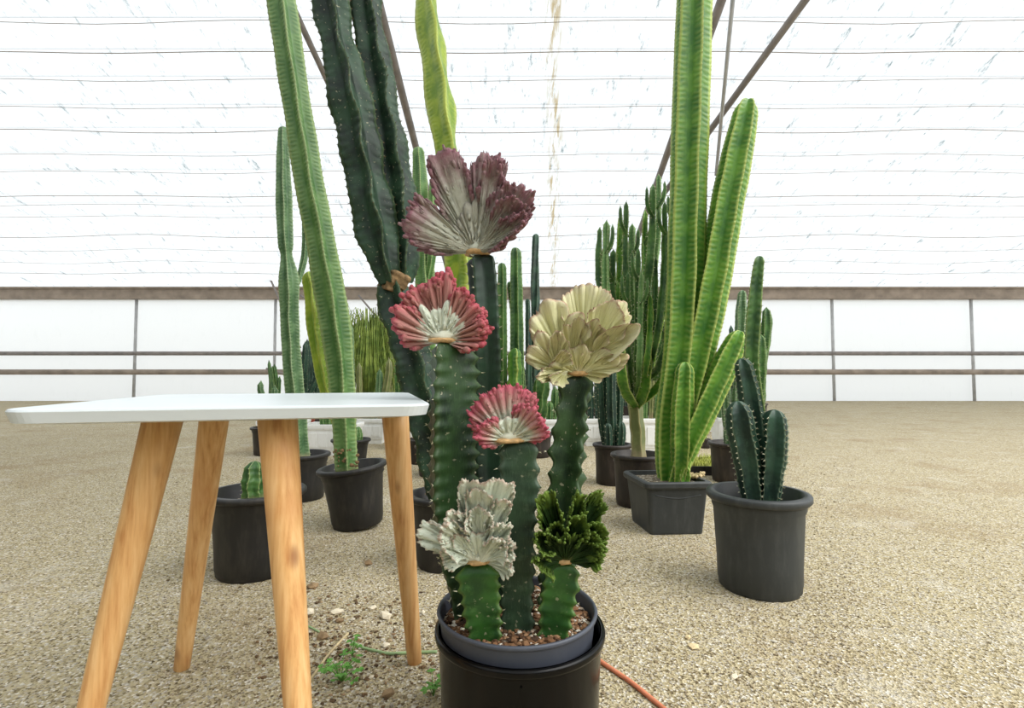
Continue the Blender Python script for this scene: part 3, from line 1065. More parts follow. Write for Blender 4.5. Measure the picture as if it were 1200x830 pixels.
# --- A: tallest, purple crest, dark column behind the others
A_ = grafted('tallest grafted cactus, dark green column with a purple grey fan crest', (566, 690), 0.872)
d = 0.872
stems(A_, 'stem_black', [[(585, 712, .842, 36), (580, 650, .852, 40), (570, 560, d, 43), (568, 430, d, 42), (566, 340, d, 40), (562, 299, d, 37)]],
      ribs=4, valley=0.5, power=2.0, capk=.45, phase=1.1, tooth=0.05, per=0.018, cap=True, spine=0.006, wob=0.015, seed=3, spine_n=3)
crest(A_, (558, 297), d, 'purple', [
    dict(tab=[(-96, 40), (-88, 66), (-80, 82), (-72, 89), (-64, 90), (-56, 93), (-49, 91), (-45, 72), (-41, 48)], n=13, t=7, bend=-4, ruf=4, rf=1.4, off=2, curl=6, flute=.5, face=0.25, scales=70, sl=11, buds=70, bl=8, bw=2.0),
    dict(tab=[(-46, 46), (-38, 74), (-31, 100), (-27, 119), (-20, 121), (-13, 117), (-8, 109), (-6, 86), (-3, 58)], n=11, t=8, bend=6, ruf=3, rf=1.0, off=1, curl=6, flute=.45, cup=-6, scales=90, sl=11, buds=70, bl=8, bw=2.0),
    dict(tab=[(-7, 58), (-4.5, 98), (1, 114), (8, 118), (14, 117), (19, 111), (21, 95), (25, 76), (31, 62)], n=13, t=9, bend=-2, ruf=5, rf=1.5, off=-3, curl=9, flute=.6, cup=-8, scales=90, sl=10, buds=70, bl=8, bw=2.0),
    dict(tab=[(2, 62), (6, 92), (11, 100), (17, 98), (20, 84)], n=8, t=6, bend=10, ruf=4, rf=1.3, off=4, curl=12, flute=.6, cup=-5, scales=30, sl=9, buds=70, bl=8, bw=2.0),
    dict(tab=[(16, 60), (26, 72), (33, 88), (41, 90), (48, 93), (56, 83), (64, 77), (71, 56), (86, 30)], n=13, t=7, bend=10, ruf=6, rf=1.8, off=1, curl=7, flute=.6, face=-0.25, scales=70, sl=10, buds=70, bl=8, bw=2.0),
    dict(tab=[(30, 46), (40, 70), (48, 78), (55, 74), (60, 56)], n=8, t=7, bend=16, ruf=5, rf=1.4, off=6, curl=12, flute=.6, face=-0.2, scales=30, sl=9, buds=70, bl=8, bw=2.0),
    dict(tab=[(48, 44), (56, 66), (63, 74), (70, 62), (80, 42), (96, 24)], n=10, t=7, bend=22, ruf=3, rf=1.2, off=6, curl=3, flute=.55, face=-0.2, scales=40, sl=10, buds=70, bl=8, bw=2.0),
    dict(tab=[(-62, 20), (-46, 34), (-28, 44), (-10, 56), (6, 58), (22, 50), (44, 44), (66, 34)], n=13, t=7, bend=4, ruf=2, rf=1.5, off=3, flute=.7, teeth=.3, scales=90, sl=13, fstart=.05, scallop=2.5, mat='purple_core'),
], facing=0.05, up_tilt=0.05, scar=9)

# --- B: thick three-angled column, red crest
B_ = grafted('grafted cactus with thick three-angled stem and wide red fan crest with white centre', (530, 708), 0.80)
d = 0.80
stems(B_, 'stem_root', [[(540, 727, d, 32), (537, 690, d, 40), (528, 640, d, 57), (524, 560, d, 70), (525, 480, d, 72), (525, 425, d, 70), (523, 400, d, 60)]],
      ribs=3, valley=0.48, power=2.8, capk=.45, phase=-0.28, tooth=0.22, per=0.021, spine=0.006, wob=0.02, seed=5, cap=True, spine_n=3, K=11)
crest(B_, (520, 400), d, 'red', [
    dict(tab=[(-44, 62), (-36, 72), (-28, 74), (-20, 72), (-14, 70)], n=3, t=9, off=-5, bend=-2, ruf=1, flute=.9, fstart=.2, cup=-4, buds=34, bl=6, bw=2.7, teeth=.4),
    dict(tab=[(-20, 64), (-14, 75), (-7, 77), (-1, 74)], n=3, t=9, off=-2, bend=2, ruf=1, flute=.9, fstart=.2, cup=-4, buds=34, bl=6, bw=2.7, teeth=.4),
    dict(tab=[(-5, 64), (1, 79), (6, 78), (11, 66)], n=2, t=9, off=0, bend=2, ruf=1, flute=.9, fstart=.2, cup=-4, buds=34, bl=6, bw=2.7, teeth=.4),
    dict(tab=[(-86, 46), (-76, 57), (-64, 62), (-54, 63), (-46, 60), (-38, 50)], n=6, t=9, off=3, bend=6, ruf=2, flute=.9, face=.15, cup=-5, buds=34, bl=6, bw=2.7, teeth=.4),
    dict(tab=[(-54, 52), (-46, 68), (-38, 71), (-30, 62)], n=3, t=9, off=0, bend=4, ruf=1, flute=.9, cup=-4, buds=34, bl=6, bw=2.7, teeth=.4),
    dict(tab=[(-106, 30), (-96, 42), (-86, 45), (-76, 43), (-66, 34)], n=4, t=10, off=6, bend=6, flute=.9, cup=-4, buds=34, bl=6, bw=2.7, teeth=.4),
    dict(tab=[(9, 48), (16, 63), (24, 65), (32, 62), (40, 54)], n=5, t=9, off=2, bend=5, flute=.9, cup=-4, buds=34, bl=6, bw=2.7, teeth=.4),
    dict(tab=[(34, 48), (42, 61), (51, 60), (60, 56), (66, 48)], n=4, t=9, off=3, bend=3, flute=.9, cup=-4, buds=34, bl=6, bw=2.7, teeth=.4),
    dict(tab=[(56, 48), (63, 59), (70, 59), (79, 56), (88, 50)], n=5, t=9, off=2, bend=2, flute=.9, face=-.2, cup=-4, ruf=2, buds=34, bl=6, bw=2.7, teeth=.4),
    dict(tab=[(80, 42), (88, 52), (97, 47), (108, 36), (114, 24)], n=4, t=9, off=2, bend=2, flute=.9, face=-.2, cup=-4, ruf=2, buds=34, bl=6, bw=2.7, teeth=.4),
    dict(tab=[(-95, 24), (-75, 32), (-50, 37), (-25, 40), (0, 42), (25, 39), (50, 37), (75, 34), (100, 28)], n=13, t=5, off=6, bend=4, flute=.9, fstart=.1, teeth=.5, mat='white', scallop=3.5, scales=110, sl=11),
], facing=-0.06, up_tilt=0.12, scar=13)

# --- C: middle stem, smaller pink crest
C_ = grafted('grafted cactus on the middle stem with a pink edged scallop crest', (607, 726), 0.757)
d = 0.757
stems(C_, 'stem_grey', [[(607, 744, d, 40), (606, 680, d, 44), (607, 600, d, 50), (609, 545, d, 52), (606, 514, d, 46)]],
      ribs=3, valley=0.48, power=2.7, capk=.45, phase=1.0, tooth=0.24, per=0.024, spine=0.0055, wob=0.02, seed=9, K=11, spine_n=2)
crest(C_, (597, 515), d, 'pink', [
    dict(tab=[(-98, 30), (-84, 40), (-70, 48), (-57, 55), (-43, 57), (-29, 59), (-14, 62), (0, 63), (14, 62), (28, 60), (38, 54), (48, 42)], n=17, t=5, off=-2, bend=-4, ruf=2, rf=1.5, flute=.9, fstart=.15, scales=60, sl=8, buds=70, bl=5.5, bw=1.9, teeth=.5),
    dict(tab=[(8, 34), (20, 46), (34, 51), (46, 52), (58, 51), (69, 49), (80, 42), (94, 28)], n=10, t=6, off=6, bend=8, ruf=3, rf=1, flute=.9, fstart=.15, face=-.2, cup=-5, scales=40, sl=8, buds=70, bl=5.5, bw=1.9, teeth=.5),
    dict(tab=[(-104, 22), (-86, 36), (-68, 43), (-50, 41), (-32, 34)], n=7, t=6, off=6, bend=7, flute=.9, face=.2, cup=-3, scales=20, sl=8, buds=70, bl=5.5, bw=1.9, teeth=.5),
    dict(tab=[(-92, 18), (-60, 27), (-30, 31), (0, 32), (30, 29), (60, 26), (90, 20)], n=9, t=5, off=8, bend=4, flute=.9, fstart=.05, teeth=.3, mat='white', scallop=4, scales=50, sl=9),
], facing=0.04, up_tilt=0.15, scar=14)

# --- D: wavy-winged stem, large cream crest
D_ = grafted('grafted cactus with wavy toothed stem and large ruffled cream yellow crest', (656, 700), 0.85)
d = 0.85
stems(D_, 'stem_root', [[(646, 719, .825, 34), (652, 670, .838, 42), (660, 620, d, 48), (664, 560, d, 48), (668, 500, d, 50), (674, 460, d, 48), (675, 438, d, 40)]],
      ribs=4, valley=0.42, power=2.4, capk=.45, phase=0.25, tooth=0.36, per=0.034, spine=0.0055, wob=0.05, seed=21, K=11, spine_n=2, twist=1.2)
crest(D_, (676, 438), d, 'cream', [dict(teeth=.15, fj=.25, scallop=.5, **q) for q in (
    # upright pleated shell at the back and the smaller ones beside it
    dict(tab=[(-34, 46), (-22, 70), (-10, 78), (2, 80), (14, 78), (26, 70), (36, 50)], shift=(8, 24), n=20, t=3, off=-14, bend=4, ruf=5, rf=1.4, flute=.7, cup=16, fine=2, rad=.03),
    dict(tab=[(2, 40), (14, 62), (26, 66), (38, 58), (50, 40)], shift=(30, 26), n=11, t=3, off=-18, bend=0, ruf=5, rf=1.2, flute=.6, fine=2.5, rad=.05),
    dict(tab=[(-20, 40), (-6, 58), (8, 64), (22, 62), (36, 52), (48, 38)], shift=(18, 20), n=14, t=3, off=-2, bend=10, ruf=7, rf=1.1, flute=.7, cup=12, curl=9, fine=2.5, rad=.06),
    # big petals on the left
    dict(tab=[(-60, 36), (-48, 54), (-36, 62), (-24, 62), (-14, 50)], shift=(-18, 18), n=5, t=5, off=-6, bend=2, ruf=3, rf=1, flute=.9, face=.25, cup=-5, rad=.03),
    dict(tab=[(-34, 40), (-24, 64), (-14, 72), (-3, 72), (6, 64), (12, 46)], shift=(-18, 16), n=5, t=6, off=-2, bend=4, ruf=3, rf=1.2, flute=.9, cup=-5, curl=5, rad=.04),
    dict(tab=[(-8, 36), (2, 54), (12, 58), (22, 52), (30, 38)], shift=(-14, 14), n=5, t=5, off=3, bend=6, ruf=4, rf=1.2, flute=.9, cup=-4, curl=6, rad=.05),
    # low rosette on the left
    dict(tab=[(-88, 28), (-74, 42), (-60, 46), (-46, 42), (-34, 28)], shift=(-24, 6), n=6, t=5, off=2, bend=6, ruf=4, rf=1.2, flute=.9, face=.3, cup=-5, rad=.05),
    dict(tab=[(-56, 28), (-44, 44), (-32, 50), (-20, 46), (-10, 32)], shift=(-26, 6), n=5, t=5, off=7, bend=10, ruf=4, rf=1.1, flute=.9, face=.2, cup=-5, rad=.05),
    dict(tab=[(-24, 26), (-10, 42), (4, 46), (18, 40), (30, 26)], shift=(-26, 4), n=6, t=4, off=10, bend=14, ruf=5, rf=1.2, flute=.8, cup=8, curl=6, fine=2, rad=.06),
    dict(tab=[(10, 20), (26, 32), (42, 34), (58, 26)], shift=(-34, 2), n=6, t=4, off=13, bend=14, ruf=5, rf=1.2, flute=.8, cup=8, curl=8, fine=2, rad=.06),
    dict(tab=[(-112, 18), (-100, 34), (-88, 42), (-76, 38), (-62, 22)], shift=(-18, 2), n=8, t=4, off=6, bend=10, ruf=5, rf=1.4, flute=.7, face=.3, curl=8, fine=2, rad=.06),
    dict(tab=[(-150, 12), (-132, 22), (-114, 30), (-98, 28), (-84, 16)], shift=(-16, 6), n=7, t=4, off=10, bend=10, ruf=4, rf=1.3, flute=.7, face=.3, curl=8, fine=2, rad=.06),
    # frilled folds in the middle
    dict(tab=[(-38, 28), (-24, 46), (-8, 52), (8, 50), (22, 40)], shift=(-6, 12), n=13, t=3.5, off=8, bend=14, ruf=7, rf=1.5, flute=.8, curl=12, fine=3, rad=.08),
    dict(tab=[(-20, 28), (-4, 44), (12, 48), (28, 44), (42, 30)], shift=(8, 14), n=13, t=3.5, off=8, bend=12, ruf=8, rf=1.6, flute=.8, curl=12, fine=3, rad=.08),
    # long tongue sweeping right
    dict(tab=[(24, 30), (36, 50), (46, 66), (53, 74), (60, 66), (68, 50), (80, 34)], shift=(10, 14), n=9, t=4, off=0, bend=8, ruf=5, rf=.7, flute=.5, curl=12, face=-.3, cup=14, rad=.04),
    dict(tab=[(50, 30), (60, 50), (70, 52), (80, 44), (92, 30)], shift=(8, 4), n=8, t=4, off=4, bend=8, ruf=5, rf=1.2, flute=.6, face=-.3, curl=8, fine=2, rad=.07),
    # pale crumpled neck
    dict(tab=[(-104, 18), (-84, 30), (-60, 34), (-36, 34), (-12, 32), (12, 34), (30, 26)], n=10, t=6, off=9, bend=9, ruf=6, rf=2.0, flute=.6, fstart=.05, scales=24, sl=7, rad=.08),
    dict(tab=[(0, 26), (24, 34), (46, 42), (64, 46), (80, 42), (98, 30), (112, 18)], n=9, t=6, off=6, bend=9, ruf=7, rf=1.9, flute=.6, fstart=.05, scales=24, sl=7, curl=5, rad=.08))],
    facing=0.02, up_tilt=0.16, scar=10)

# --- E: short stem, silver white coral crest
E_ = grafted('short grafted cactus with silvery white coral-like crest', (562, 728), 0.735)
d = 0.735
stems(E_, 'stem_fresh', [[(570, 753, d, 40), (566, 710, d, 49), (562, 675, d, 54), (561, 657, d, 52)]],
      ribs=3, valley=0.48, power=2.7, capk=.45, phase=1.02, tooth=0.22, per=0.017, spine=0.0055, wob=0.02, seed=31, K=11, cap=True)
crest(E_, (562, 655), d, 'white', [
    dict(tab=[(-84, 44), (-76, 62), (-69, 74), (-62, 78), (-55, 72), (-48, 56), (-42, 44)], n=9, t=5, off=-2, bend=-4, ruf=5, rf=1.6, flute=.7, curl=6, scales=40, sl=8, buds=60, bl=6.5, bw=1.5),
    dict(tab=[(-20, 60), (-14, 92), (-7, 99), (2, 101), (9, 104), (16, 106), (22, 100), (27, 84), (30, 60)], n=12, t=6, off=5, bend=4, ruf=6, rf=1.9, flute=.7, curl=12, scales=60, sl=8, fine=2, buds=60, bl=6.5, bw=1.5),
    dict(tab=[(-14, 52), (-8, 84), (0, 92), (9, 90), (14, 76)], n=8, t=5, off=4, bend=8, ruf=6, rf=1.5, flute=.7, curl=14, scales=40, sl=8, fine=2, cup=6, buds=60, bl=6.5, bw=1.5),
    dict(tab=[(8, 50), (14, 80), (20, 86), (26, 80), (31, 60)], n=7, t=5, off=2, bend=8, ruf=6, rf=1.5, flute=.7, curl=14, scales=30, sl=8, fine=2, buds=60, bl=6.5, bw=1.5),
    dict(tab=[(-64, 36), (-54, 58), (-45, 68), (-37, 72), (-30, 66), (-24, 50)], n=9, t=6, off=4, bend=12, ruf=6, rf=1.6, flute=.7, curl=10, face=.25, scales=40, sl=8, cup=8, fine=2, buds=60, bl=6.5, bw=1.5),
    dict(tab=[(-40, 40), (-32, 66), (-25, 74), (-17, 70), (-9, 52)], n=8, t=6, off=6, bend=12, ruf=6, rf=1.6, flute=.7, curl=12, scales=40, sl=8, fine=2, buds=60, bl=6.5, bw=1.5),
    dict(tab=[(-16, 44), (-8, 64), (2, 70), (12, 66), (20, 48)], n=8, t=6, off=6, bend=10, ruf=6, rf=1.5, flute=.7, curl=10, scales=40, sl=8, fine=2, buds=60, bl=6.5, bw=1.5),
    dict(tab=[(14, 40), (24, 58), (33, 66), (42, 62), (50, 50)], n=8, t=6, off=4, bend=10, ruf=6, rf=1.6, flute=.7, curl=10, face=-.2, scales=30, sl=8, cup=8, fine=2, buds=60, bl=6.5, bw=1.5),
    dict(tab=[(44, 40), (54, 52), (66, 48), (78, 45), (92, 43), (108, 34)], n=10, t=6, off=2, bend=8, ruf=5, rf=2.0, flute=.7, curl=8, face=-.25, scales=40, sl=8, fine=2, buds=60, bl=6.5, bw=1.5),
    dict(tab=[(10, 28), (24, 44), (38, 46), (52, 42), (66, 32)], n=8, t=6, off=12, bend=14, ruf=5, rf=1.7, flute=.7, curl=10, scales=30, sl=7, fine=2, buds=60, bl=6.5, bw=1.5),
    dict(tab=[(-90, 28), (-70, 44), (-50, 48), (-32, 46), (-16, 34)], n=9, t=6, off=9, bend=12, ruf=4, rf=1.8, flute=.7, curl=6, scales=50, sl=9, buds=60, bl=6.5, bw=1.5),
    dict(tab=[(-70, 22), (-40, 34), (-10, 40), (16, 38), (44, 30), (70, 20)], n=9, t=6, off=8, bend=8, ruf=3, rf=1.8, flute=.8, teeth=.5, scales=60, sl=10, scallop=3, fstart=.05),
], facing=0.0, up_tilt=0.12, scar=11)

# --- F: short stem, dark green crest
F_ = grafted('short grafted cactus with tightly frilled dark green crest', (658, 728), 0.745)
d = 0.745
stems(F_, 'stem_fresh', [[(648, 749, d, 39), (652, 710, d, 44), (657, 680, d, 46), (658, 656, d, 42)]],
      ribs=3, valley=0.48, power=2.7, capk=.45, phase=1.0, tooth=0.24, per=0.018, spine=0.0055, wob=0.02, seed=41, K=11, cap=True)
crest(F_, (661, 655), d, 'green', [
    dict(tab=[(-32, 50), (-25, 78), (-20, 89), (-14, 88), (-9, 82), (-5, 60)], n=9, t=4.5, off=8, bend=4, ruf=6, rf=1.5, flute=.8, curl=12, teeth=.5, cup=8, fine=1.5, buds=50, bl=8, bw=1.5),
    dict(tab=[(2, 50), (7, 76), (12, 84), (17, 78), (21, 58)], n=7, t=4.5, off=-2, bend=4, ruf=6, rf=1.3, flute=.8, curl=12, teeth=.5, cup=8, fine=1.5, buds=50, bl=8, bw=1.5),
    dict(tab=[(14, 50), (20, 82), (25, 92), (31, 88), (37, 74), (43, 56)], n=9, t=4.5, off=-6, bend=-2, ruf=6, rf=1.5, flute=.8, curl=10, teeth=.5, fine=1.5, buds=50, bl=8, bw=1.5),
    dict(tab=[(28, 44), (36, 62), (44, 68), (52, 62), (60, 48)], n=9, t=4.5, off=0, bend=6, ruf=6, rf=1.5, flute=.8, curl=10, teeth=.5, face=-.2, cup=8, buds=50, bl=8, bw=1.5),
    dict(tab=[(48, 40), (56, 56), (66, 53), (76, 47), (90, 36)], n=10, t=5, off=2, bend=8, ruf=5, rf=1.6, flute=.8, teeth=.5, face=-.25, curl=8, buds=50, bl=8, bw=1.5),
    dict(tab=[(-90, 32), (-78, 48), (-68, 52), (-58, 48), (-50, 36)], n=8, t=4.5, off=6, bend=12, ruf=5, rf=1.5, flute=.8, teeth=.5, face=.4, curl=12, cup=8, buds=50, bl=8, bw=1.5),
    dict(tab=[(-62, 34), (-52, 54), (-43, 60), (-34, 54), (-26, 38)], n=8, t=4.5, off=4, bend=10, ruf=5, rf=1.5, flute=.8, teeth=.5, face=.3, curl=12, cup=8, buds=50, bl=8, bw=1.5),
    dict(tab=[(-36, 34), (-26, 50), (-15, 54), (-4, 48), (4, 34)], n=9, t=5, off=6, bend=10, ruf=5, rf=1.6, flute=.8, teeth=.5, curl=12, cup=6, buds=50, bl=8, bw=1.5),
    dict(tab=[(-6, 36), (4, 56), (14, 62), (24, 56), (32, 40)], n=9, t=5, off=5, bend=12, ruf=5, rf=1.4, flute=.8, teeth=.5, curl=12, cup=6, buds=50, bl=8, bw=1.5),
    dict(tab=[(20, 30), (32, 46), (46, 50), (60, 44), (74, 30)], n=9, t=5, off=8, bend=12, ruf=5, rf=1.6, flute=.8, teeth=.5, curl=10, buds=50, bl=8, bw=1.5),
    dict(tab=[(-88, 20), (-66, 31), (-44, 35), (-20, 37), (4, 36), (28, 37), (52, 37), (76, 33), (96, 24)], n=20, t=4.5, off=9, bend=8, ruf=4, rf=2.4, flute=.8, teeth=.4, fstart=.05, scallop=2),
], facing=0.0, up_tilt=0.1, scar=9)

# ------------------------------------------------------------------ the little table
TT = 0.513
table = thing('side_table', 'small white side table with splayed pine legs beside the grafted cacti', 'table', (-0.40, 0.82, 0))
tc = np.array([-0.392, 0.835])
th = math.radians(15)
S, CR = 0.235, 0.035
poly = []
for qx, qy, a0 in ((1, -1, -90), (1, 1, 0), (-1, 1, 90), (-1, -1, 180)):
    for k in range(9):
        a = math.radians(a0 + k * 11.25)
        poly.append((qx * (S - CR) + CR * math.cos(a), qy * (S - CR) + CR * math.sin(a)))
poly = np.array(poly)
rot = np.array([[math.cos(th), -math.sin(th)], [math.sin(th), math.cos(th)]])
m = MB()
layers = [(0.90, TT - 0.0185), (0.985, TT - 0.0155), (1.0, TT - 0.0030), (0.995, TT - 0.0008), (0.985, TT)]
V = []
for s_, z in layers:
    for p in poly:
        q = rot @ (p - np.sign(p) * S * (1 - s_)) + tc
        V.append((q[0], q[1], z))
np_ = len(poly)
Fc = [tuple(range(np_))[::-1], tuple(range((len(layers) - 1) * np_, len(layers) * np_))]
for i in range(len(layers) - 1):
    for j in range(np_):
        Fc.append((i * np_ + j, i * np_ + (j + 1) % np_, (i + 1) * np_ + (j + 1) % np_, (i + 1) * np_ + j))
m.add(V, Fc)
m.build('tabletop', 'table_white', table, smooth=False)


def leg(top, bot):
    m = MB()
    top, bot = np.array(top), np.array(bot)
    rows = []
    for q in np.linspace(0, 1, 10):
        p = top * (1 - q) + bot * q
        r = 0.0255 * (1 - q) + 0.0135 * q
        rows.append((*p, r))
    rows.append((*(bot + (bot - top) * 0.004), 0.011))
    tube(m, rows, 28)
    m.build('leg', 'wood', table)


zt = TT - 0.017
b_far = at(486, 768, ground_d(768))
t_far = at(462, 487, 0.965)
leg((t_far[0], t_far[1], zt), (b_far[0], b_far[1], 0.001))
d_n = 0.665
t_n = at(325, 491, 0.70)
p_n = at(348, 814, d_n)
dz = (p_n - t_n) / (t_n[2] - p_n[2])
b_n = t_n + dz * (t_n[2] - 0.001)
leg((t_n[0], t_n[1], zt), b_n)
leg((-0.55, 0.955, zt), (-0.62, 0.985, 0.001))
leg((-0.50, 0.74, zt), (-0.57, 0.68, 0.001))

# ------------------------------------------------------------------ potted columns on the left
# near-left: tilted pot with the long leaning light green column
pc = np.array([at(420, 600, 1.90)[0], 1.90, 0])
L1 = thing('potted_cactus', 'long leaning light green column cactus in a tilted black nursery pot', 'cactus', pc)
top = round_pot(L1, pc, 0.117, 0.088, 0.215, 'pot_black', tilt=(0.03, -0.11), seed=1)
stems(L1, 'stem_light', [
    [(407, 560, 1.86, 24.4), (404, 510, 1.86, 26.1), (400, 440, 1.85, 31.3), (391, 370, 1.84, 34.8), (379, 300, 1.82, 34.8), (362, 210, 1.80, 33.1), (346, 110, 1.78, 33.1), (332, 16, 1.76, 33.1), (322, -60, 1.74, 31.3)]],
    ribs=4, valley=0.40, power=2.4, phase=0.4, tooth=0.04, per=0.022, spine=0.005, wob=0.03, seed=2, spine_n=2)
stems(L1, 'stem_yellow', [[(404, 515, 1.875, 14), (388, 470, 1.93, 18), (375, 410, 1.93, 22), (368, 350, 1.93, 22), (362, 318, 1.93, 18)]],
      ribs=4, valley=0.5, power=1.8, phase=0.2, tooth=0.03, per=0.02, spine=0.004, wob=0.05, seed=4)
m = MB()
br = random.Random(2)
for k in range(26):
    p = at(404 + br.uniform(-14, 16), 545 + br.uniform(-18, 2), 1.86 - 0.03)
    rock(m, p, br.uniform(.004, .008), br, 1.0)
m.build('corky_base', 'corky', L1, smooth=False)

# left: pale column, segments
pc = np.array([at(352, 560, 2.32)[0], 2.32, 0])
L2 = thing('potted_cactus', 'pale green jointed column cactus in the black pot behind the table leg', 'cactus', pc)
top = round_pot(L2, pc, 0.120, 0.100, 0.20, 'pot_black', seed=2)
stems(L2, 'stem_pale', [
    [(352, 540, 2.30, 22.7), (350, 500, 2.30, 21.8), (344, 440, 2.30, 21.8), (340, 380, 2.30, 21.8), (339, 330, 2.30, 22.7), (336, 300, 2.30, 14.3), (335, 285, 2.30, 18.5), (333, 230, 2.30, 18.5), (332, 180, 2.30, 15.1), (332, 148, 2.30, 11.8)],
    [(340, 352, 2.31, 5.0), (352, 322, 2.34, 7.6), (358, 290, 2.36, 8.4), (357, 240, 2.36, 8.4), (352, 190, 2.36, 7.6)]],
    ribs=5, valley=0.6, power=1.6, phase=0.3, tooth=0.03, per=0.022, spine=0.006, wob=0.03, seed=6, spine_n=2)

# pot at the very left, behind the near leg
pc = np.array([at(300, 640, 1.47)[0], 1.47, 0])
L0 = thing('potted_cactus', 'short ribbed cactus in a black pot with dusty rim behind the near table leg', 'cactus', pc)
top = round_pot(L0, pc, 0.122, 0.10, 0.225, 'pot_black', seed=3, rimw=.01)
stems(L0, 'stem_mid', [[np.array([top[0] - .01, top[1], top[2] - .01, .026]), np.array([top[0] - .012, top[1], top[2] + .06, .03]), np.array([top[0] - .012, top[1] + .01, top[2] + .12, .024])]],
      ribs=6, valley=0.7, power=1.5, per=.012, tooth=.03, spine=.005, seed=12)

# small pot behind, with a stubby cactus
pc = np.array([at(411, 535, 3.2)[0], 3.2, 0])
L4 = thing('potted_cactus', 'stubby oval bright green cactus in a black pot behind the tilted pot', 'cactus', pc)
top = round_pot(L4, pc, 0.112, 0.09, 0.155, 'pot_black', seed=4)
stems(L4, 'stem_light', [[(418, 530, 3.18, 10), (419, 515, 3.18, 12), (420, 500, 3.18, 8)]], ribs=8, valley=.75, power=1.4, per=.02, tooth=.02, spine=.006, seed=14)

# the dark giant
pc = np.array([at(522, 640, 1.52)[0], 1.52, 0])
L3 = thing('potted_cactus', 'giant dark green cactus with two fused columns above a brown scarred joint', 'cactus', pc)
top = round_pot(L3, pc, 0.104, 0.080, 0.205, 'pot_black', seed=5, rimw=.008)
dg = 1.52
stems(L3, 'stem_giant', [
    [(522, 590, dg, 34), (506, 520, dg, 44), (490, 440, dg, 50), (474, 380, dg, 48), (462, 345, dg, 42), (457, 326, dg, 30), (455, 318, dg, 22)],
    [(456, 332, dg - .02, 24), (450, 305, dg - .03, 40), (438, 250, dg - .04, 50), (424, 180, dg - .05, 52), (408, 100, dg - .06, 48), (394, 40, dg - .06, 44), (384, -20, dg - .06, 42), (378, -80, dg - .06, 38)],
    [(468, 330, dg + .02, 30), (469, 295, dg + .02, 50), (462, 220, dg + .02, 52), (450, 140, dg + .02, 48), (438, 70, dg + .02, 44), (430, 10, dg + .02, 40), (424, -80, dg + .02, 36)]],
    ribs=4, valley=0.38, power=2.2, phases=[0.5, 0.35, 0.6], tooth=0.05, per=0.024, spine=0.006, wob=0.07, seed=8, spine_n=3, spine_mat='spine_dark')
m = MB()
ribbed(m, None, path_px([(457, 342, dg, 30), (460, 334, dg, 33), (466, 325, dg, 36), (469, 318, dg, 32)]), ribs=5, valley=.75, power=1.4, wob=.05, seed=77, step=.004, capk=.3)
m.build('scarred_joint', 'corky', L3)

# behind the grafted plants: yellow-green wavy column and its neighbours
pc = np.array([at(512, 545, 2.85)[0], 2.85, 0])
L5 = thing('potted_cactus', 'tall yellow-green wavy column cactus rising behind the purple crest', 'cactus', pc)
top = round_pot(L5, pc, 0.115, 0.095, 0.165, 'pot_brown', seed=6)
stems(L5, 'stem_yellow', [
    [(514, 535, 2.85, 26), (536, 440, 2.85, 34), (542, 330, 2.85, 38), (533, 230, 2.85, 38), (522, 150, 2.85, 38), (511, 70, 2.85, 36), (502, 10, 2.85, 34), (498, -50, 2.85, 30)]],
    ribs=3, valley=0.40, power=2.4, phase=0.35, tooth=0.02, per=.05, wob=0.08, seed=18, spine=.006)
pc = np.array([at(512, 540, 3.25)[0] - .09, 3.25, 0])
L6 = thing('potted_cactus', 'slim light green column cactus with side shoot between dark giant and purple crest', 'cactus', pc)
top = round_pot(L6, pc, 0.10, 0.085, 0.15, 'pot_brown', seed=7)
stems(L6, 'stem_light', [
    [(497, 530, 3.25, 22), (499, 420, 3.25, 24), (498, 320, 3.25, 24), (494, 250, 3.25, 20), (490, 172, 3.25, 15)],
    [(498, 345, 3.24, 8), (506, 300, 3.2, 11), (507, 260, 3.2, 11), (507, 212, 3.2, 9)]],
    ribs=5, valley=0.6, power=1.6, phase=0.2, tooth=0.03, per=.03, wob=.03, seed=19, spine=.007)

pc = np.array([at(600, 560, 2.55)[0], 2.55, 0])
C1 = thing('potted_cactus', 'cluster of straight green columns directly behind the tallest grafted cactus', 'cactus', pc)
top = round_pot(C1, pc, 0.11, 0.095, 0.17, 'pot_brown', seed=8)
stems(C1, 'stem_mid', [
    [(588, 540, 2.53, 12), (588, 440, 2.53, 13), (588, 308, 2.53, 11)],
    [(604, 540, 2.56, 16), (605, 420, 2.56, 18), (604, 290, 2.56, 14)],
    [(614, 545, 2.6, 9), (612, 460, 2.6, 10), (597, 330, 2.62, 8)]],
    ribs=5, valley=0.55, power=1.7, phase=0.3, tooth=.03, per=.028, wob=.02, seed=22, spine=.007)
stems(C1, 'stem_bright', [[(598, 540, 2.51, 12), (601, 520, 2.505, 16), (604, 480, 2.49, 22), (604, 408, 2.49, 18)]], ribs=3, valley=.45, power=1.6, phase=.2, tooth=.04, per=.03, seed=24, spine=.006)
stems(C1, 'stem_mid', [[(608, 545, 2.53, 12), (613, 522, 2.515, 14), (630, 488, 2.5, 19), (636, 440, 2.5, 18)]], ribs=6, valley=.65, power=1.6, phase=.2, tooth=.03, per=.03, seed=26, spine=.006)

